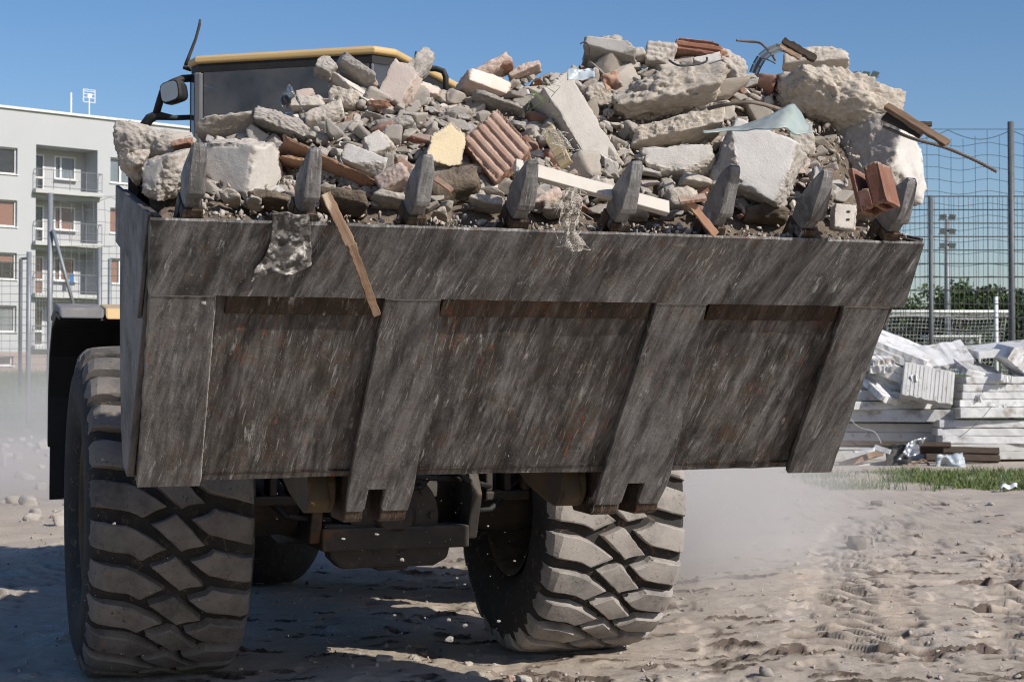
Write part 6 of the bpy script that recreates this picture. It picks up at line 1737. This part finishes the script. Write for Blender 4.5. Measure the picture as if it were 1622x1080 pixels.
sheet('scrap_sheet', lambda a, b: at(1478 + 46 * a + 4 * b, 716 - 2 * a + 26 * b, 29.7 - .3 * b), 16, 12, M['plastic_sheet'], 0.006, 'crumpled grey plastic sheet at the grass edge', 'plastic sheet', 22, wr=0.4, wk=3, smooth=False)
sheet('scrap_sheet', lambda a, b: at(1402 + 42 * a, 706 + 34 * b - 6 * a, 29.9 - .4 * b), 14, 12, M['black_plastic'], 0.006, 'black plastic sheet in the middle of the scrap pile', 'plastic sheet', 23, wr=0.35, wk=3, smooth=False)
sheet('scrap_sheet', lambda a, b: at(1352 + 34 * a, 712 + 8 * b - 2 * a, 29.9 - .3 * b), 10, 8, M['foam'], 0.006, 'pale plastic scrap beside the bucket corner', 'plastic sheet', 24, wr=0.2, wk=3, smooth=False)
rod('scrap_wire', [at(1344, 660, 30.2), at(1360, 676, 30.0), at(1385, 684, 29.9), at(1396, 702, 29.9)], 0.008, M['foam_grey'], 'thin pale cable looping down beside the bucket', 'cable', n=5)
rod('scrap_wire', [at(1572, 642, 30.5), at(1550, 668, 30.4), at(1520, 692, 30.2)], 0.006, M['wire'], 'thin dark wire hanging across the lower stack', 'wire', n=4)
rod('scrap_pipe', [at(1433, 720, 29.8), at(1440, 738, 29.7), at(1462, 728, 29.7), at(1475, 742, 29.6)], 0.02, M['wood'], 'bent tan tube in front of the metal sheet', 'tube', n=6)
sheet('tissue', lambda a, b: at(1584 + 28 * a, 768 + 5 * b - 2 * math.sin(a * 9), 22.9 - .2 * b), 12, 8, M['white_frame'], 0.004, 'crumpled white paper on the dirt at the grass edge', 'paper', 25, wr=0.12, wk=6, smooth=False)

# scattered little clods and brick bits on the open dirt
clm = [chunk_mesh('dirt_clod', (1, .8, .55), mt, 170 + i, 2, 6, 0.25, (), 0.10, 0.1, (.75, 1.1)) for i, mt in enumerate((M['rubble_dirt'], B_, M['stone_dark'], PK, W_))]
for i in range(64):
    y = 8.7 + 13 * rng.random() ** 1.4; x = rng.uniform(0.02, .40) * y
    if x < 1.0 and y < 11: continue
    s = 0.025 + 0.07 * rng.random() ** 2.5
    o = bpy.data.objects.new('dirt_clod', clm[rng.choice((0, 0, 1, 1, 2, 3, 4))]); COL.objects.link(o)
    o.location = (x, y, gz(x, y) + 0.1 * s); o.rotation_euler = (rng.uniform(-.3, .3), rng.uniform(-.3, .3), rng.uniform(0, 6)); o.scale = (s, s, s)
    tag(o, 'little clod or rubble bit lying on the open dirt at right', 'clod', 'clods on the open dirt')
    qx, qy = proj(o.location); SMALL.append((o, qx, qy, s * FPX / y, TONE[o.data.materials[0].name], 'clod', 'yard'))

# grass strip
def blades(name, n, fx, h0, h1, mat, label):
    V, F_ = [], []
    rs = np.random.RandomState(9)
    for i in range(n):
        x, y = fx(rs)
        z = float(terrain_z(np.array([x]), np.array([y]))[0]) - 0.02
        h = rs.uniform(h0, h1) * (0.55 + 0.45 * math.sin(x * 2.3 + y * 1.9) ** 2); a = rs.uniform(0, 6.28); w = rs.uniform(.004, .009); l = rs.uniform(.2, .9) * h
        dx, dy = math.cos(a), math.sin(a); b = rs.uniform(0, 6.28); lx, ly = math.cos(b) * l, math.sin(b) * l
        k = len(V)
        V += [(x - dx * w, y - dy * w, z), (x + dx * w, y + dy * w, z), (x + dx * w * .8 + lx * .35, y + dy * w * .8 + ly * .35, z + h * .6), (x - dx * w * .8 + lx * .35, y - dy * w * .8 + ly * .35, z + h * .6), (x + lx, y + ly, z + h), (x + lx, y + ly, z + h)]
        F_ += [(k, k + 1, k + 2, k + 3), (k + 3, k + 2, k + 4, k + 5)]
    o = bpy.data.objects.new(name, np_mesh(name, V, F_, mat)); COL.objects.link(o)
    tag(o, label, 'grass', kind='stuff')
def fx(rs):
    while True:
        x = rs.uniform(4.4, 15); y = 23.0 + 4.8 * rs.rand() ** 1.1
        e = 22.95 + 0.25 * math.sin(x * 2.1) + .15 * math.sin(x * 5.3) + max(0, 5.0 - x) * .6
        patch = 0.55 + 0.45 * math.sin(x * 3.1 + math.sin(y * 2.3) * 1.3) + (x - 6.2) * .28
        if y > e and rs.rand() < min(1, max(.06, patch)): return x, y
blades('grass_strip', 30000, fx, 0.05, 0.17, M['grass'], 'strip of green grass in front of the white foam boards')
def fx2(rs): 
    y = rs.uniform(42, 84); return rs.uniform(-0.40, -0.16) * y, y
blades('grass_bank', 9000, fx2, 0.15, 0.4, M['grass'], 'rough green grass on the bank below the apartment block')

# ------------------------------------------------------------------ sports ground behind
def tz(x, y): return float(terrain_z(np.array([float(x)]), np.array([float(y)]))[0])
YG = 64.0
gl = empty('football_goal', (at(1605, 500, YG).x, YG, 1.72), 0, 'white football goal with sagging net behind the fence', 'goal')
gpx = -7.32; gh = 2.44
for x in (0.0, gpx): MB().tube([(x, 0, 0), (x, 0, gh)], 0.06, 10).build('post', M['white_frame'], gl, smooth=True)
MB().tube([(-7.38, 0, gh), (0.06, 0, gh)], 0.06, 10).build('crossbar', M['white_frame'], gl, smooth=True)
for x in (0.0, gpx): MB().tube([(x, 0, gh), (x, 0.9, gh - .02), (x, 1.9, 0.02)], 0.025, 6).build('net_stay', M['white_frame'], gl, smooth=True)
gn = MB()
def gp(a, b):   # net surface: a along, b from crossbar back and down
    y = np.interp(b, [0, .35, 1], [0, .95, 1.9]); z = np.interp(b, [0, .35, 1], [gh, gh - .10, 0.02])
    return Vector((gpx * a, y, z - 0.18 * math.sin(math.pi * min(1, b * 1.6)) * (0.6 + .4 * math.sin(a * 9))))
for i in range(0, 50): gn.tube([gp(i / 49, j / 12) for j in range(13)], 0.009, 3, cap=False)
for j in range(1, 24): gn.tube([gp(i / 30, j / 23) for i in range(31)], 0.009, 3, cap=False)
for x in (0.0, gpx):
    for i in range(1, 11):
        b = i / 11; gn.tube([Vector((x, np.interp(b, [0, 1], [0, 1.85]), 0.02)), Vector((x, np.interp(b, [0, 1], [0, 1.4]), gh * (1 - b * .75) - .1))], 0.009, 3, cap=False)
    for i in range(1, 9): gn.tube([Vector((x, 0, gh * i / 9)), Vector((x, (1 - i / 9) * 1.0 + .85 , gh * i / 9 * .93))], 0.009, 3, cap=False)
tag(gn.build('goal_net', M['white_net'], gl, smooth=True, recalc=False), kind='stuff')
pp = at(1578, 470, 50); MBo = MB().tube([(0, 0, -0.2), (0, 0, pp.z - tz(pp.x, 50))], 0.065, 8).build('white_pole', M['white_frame'], smooth=True); MBo.location = (pp.x, 50, tz(pp.x, 50)); tag(MBo, 'short white pole standing in front of the football goal', 'pole')
# dugout
dg = empty('dugout', (at(1513, 540, 76).x, 76, 1.75), 0, 'small white shelter with a blue panel beside the pitch', 'shelter')
MB().box((0, 0.6, 1.75), (2.4, 1.4, .10)).build('roof', M['white_frame'], dg, bevel=.02)
MB().box((0, 1.25, .9), (2.3, .05, 1.58)).build('back_panel', M['lens'], dg)
for x in (-1.15, 1.15): MB().box((x, .05, .86), (.08, .08, 1.65)).build('post', M['white_frame'], dg)
MB().box((0.5, 0.0, .45), (.8, .05, .8)).build('front_panel', M['blue_paint'], dg)
# floodlights
def floodlight(px, py_top, Y, label, rows, cols, size, arm=0.16):
    p = at(px, py_top, Y); zb = tz(p.x, Y)
    e = empty('floodlight_mast', (p.x, Y, zb), 0, label, 'floodlight')
    h = p.z - zb
    MB().tube([(0, 0, -.2), (0, 0, h)], [0.18, 0.08], 10).build('mast', M['galvanised'], e, smooth=True)
    for r_ in range(rows):
        nn = cols[r_]
        z = h - r_ * size * 2.0
        MB().tube([(-nn * size * .62, 0, z), (nn * size * .62, 0, z)], 0.05 * size * 2, 6).build('cross_arm', M['galvanised'], e)
        for c_ in range(nn):
            x = (c_ - (nn - 1) / 2) * size * 1.25
            mb = MB(Matrix.Translation((x, -0.25 * size, z + .3 * size)) @ Matrix.Rotation(R(38), 4, 'X') @ Matrix.Rotation(R(12 * (c_ - (nn - 1) / 2)), 4, 'Y'))
            mb.add([(-.5 * size, 0, -.45 * size), (.5 * size, 0, -.45 * size), (.5 * size, 0, .45 * size), (-.5 * size, 0, .45 * size), (-.28 * size, .4 * size, -.25 * size), (.28 * size, .4 * size, -.25 * size), (.28 * size, .4 * size, .25 * size), (-.28 * size, .4 * size, .25 * size)], [(0, 1, 2, 3), (4, 7, 6, 5), (0, 4, 5, 1), (1, 5, 6, 2), (2, 6, 7, 3), (3, 7, 4, 0)])
            l_ = mb.build('lamp', M['fence_post'], e)
            MB(mb.M).box((0, -.006, 0), (.92 * size, .01, .82 * size)).build('lens', M['lens'], l_)
floodlight(1500, 348, 78, 'slim floodlight mast with a small lamp cluster seen through the right fence', 3, (2, 2, 2), 0.34)
floodlight(1364, 122, 118, 'tall floodlight mast with two rows of panels above the right heap skyline', 2, (4, 2), 0.52)
# trees
def tree(x, y, h, r, mat, label, seed, n=2600, group='trees beyond the sports ground'):
    rs = np.random.RandomState(seed)
    zb = tz(x, y)
    t = empty('tree', (x, y, zb), 0, label, 'tree', group)
    tr = MB(); tr.tube([(0, 0, -.3), (.1, 0, h * .3), (0, .1, h * .6), (0, 0, h * .85)], [.22, .17, .10, .04], 7)
    for k in range(6):
        a = rs.uniform(0, 6.28); z = h * rs.uniform(.25, .6); tr.tube([(0, 0, z), (math.cos(a) * r * .4, math.sin(a) * r * .4, z + h * .14), (math.cos(a) * r * .75, math.sin(a) * r * .75, z + h * .2)], [.09, .06, .03], 5)
    tr.build('trunk', M['bark'], t, smooth=True)
    cl = [(rs.uniform(-.75, .75) * r, rs.uniform(-.75, .75) * r, h * rs.uniform(.32, .9), rs.uniform(.25, .5) * r) for _ in range(20)]
    V = []
    for i in range(n):
        cx, cy_, cz, cr_ = cl[rs.randint(len(cl))]
        d_ = rs.normal(size=3); d_ /= np.linalg.norm(d_); p = np.array([cx, cy_, cz]) + d_ * cr_ * rs.uniform(.5, 1.05) * np.array([1, 1, .8])
        if p[2] < h * .14: continue
        a = rs.normal(size=3); a /= np.linalg.norm(a); b = np.cross(a, rs.normal(size=3)); b /= np.linalg.norm(b)
        s = rs.uniform(.14, .30)
        V += [p - a * s, p - b * s * .6, p + a * s, p + b * s * .6]
    V = np.array(V); f = np.arange(len(V)).reshape(-1, 4)
    o = bpy.data.objects.new('crown', np_mesh('crown', V, f, mat)); COL.objects.link(o); o.parent = t
tl = [(1420, 150, 452 + 35, 'leaf_light', 'low light-green tree behind the goal, nearest the bucket'), (1450, 165, 482, 'leaf', 'low dark tree left of the slim floodlight mast'), (1490, 150, 470, 'leaf', 'dark tree just behind the slim floodlight mast'), (1522, 146, 446, 'leaf_light', 'tallest tree right of the slim floodlight mast'),
      (1548, 158, 452, 'leaf', 'dark tree right of the tallest one'), (1575, 150, 456, 'leaf', 'dark round tree left of the tall net post'), (1600, 160, 462, 'leaf', 'dark tree behind the tall net post'), (1626, 150, 465, 'leaf', 'dark tree at the right picture edge'), (1670, 155, 460, 'leaf', 'tree beyond the right picture edge'), (1380, 160, 490, 'leaf', 'low dark tree hidden mostly by the bucket')]
for i, (px, Y, py, mt, lb) in enumerate(tl):
    p = at(px, py, Y); h = p.z - tz(p.x, Y); tree(p.x, Y, h, 2.2 + .18 * h, M[mt], lb, 40 + i)
def hedge():
    rs = np.random.RandomState(77); V = []
    for i in range(30000):
        x = rs.uniform(-60, 150); p = np.array([x, 172 + rs.uniform(-2, 2), 1.7 + 5.4 * rs.rand() ** .7 * (0.75 + .25 * math.sin(x * .8) * math.sin(x * .31 + 1))])
        a = rs.normal(size=3); a /= np.linalg.norm(a); b = np.cross(a, rs.normal(size=3)); b /= np.linalg.norm(b); s = rs.uniform(.2, .4)
        V += [p - a * s, p - b * s * .6, p + a * s, p + b * s * .6]
    o = bpy.data.objects.new('far_wood', np_mesh('far_wood', np.array(V), np.arange(len(V)).reshape(-1, 4), M['leaf'])); COL.objects.link(o)
    tag(o, 'dark distant wood closing the view behind the sports ground', 'wood', kind='stuff')
hedge()

# ------------------------------------------------------------------ dust in the air
def dust(name, c, rad, dens, label):
    me = bpy.data.meshes.new(name)
    bm = bmesh.new(); bmesh.ops.create_icosphere(bm, subdivisions=3, radius=1.0); bm.to_mesh(me); bm.free()
    o = bpy.data.objects.new(name, me); COL.objects.link(o); o.location = c; o.scale = rad
    m = bpy.data.materials.new(name); m.use_nodes = True; nt = m.node_tree; nt.nodes.clear()
    out = nd(nt, 'ShaderNodeOutputMaterial')
    tc = nd(nt, 'ShaderNodeTexCoord')
    ln = nd(nt, 'ShaderNodeVectorMath', dict(operation='LENGTH'), i0=tc.outputs['Object']).outputs['Value']
    fall = ramp(nt, ln, 1.0, 0.1)
    fall = mth(nt, 'MULTIPLY', fall, fall)
    nz = ramp(nt, noise(nt, tc.outputs['Object'], 2.2, 3, 0.6, 0.4), 0.30, 0.66)
    dn = mth(nt, 'MULTIPLY', mth(nt, 'MULTIPLY', fall, nz), dens)
    pv = nd(nt, 'ShaderNodeVolumePrincipled', None, Color=(0.93, 0.90, 0.87, 1), Density=dn, Anisotropy=0.1)
    nt.links.new(pv.outputs[0], out.inputs['Volume'])
    me.materials.append(m)
    tag(o, label, 'dust', kind='stuff')
dust('dust_cloud', (1.45, 14.0, 0.45), (1.9, 5.2, 1.5), 1.7, 'pale dust drifting behind the right tyre')
dust('dust_cloud', (-6.5, 21, 0.7), (4.2, 8.0, 2.2), 0.5, 'pale dust drifting beside the left mudguard')
dust('dust_cloud', (-0.7, 12.6, 0.45), (2.4, 2.0, 0.95), 0.10, 'thin dust hanging in the shade under the loader')
label_small()
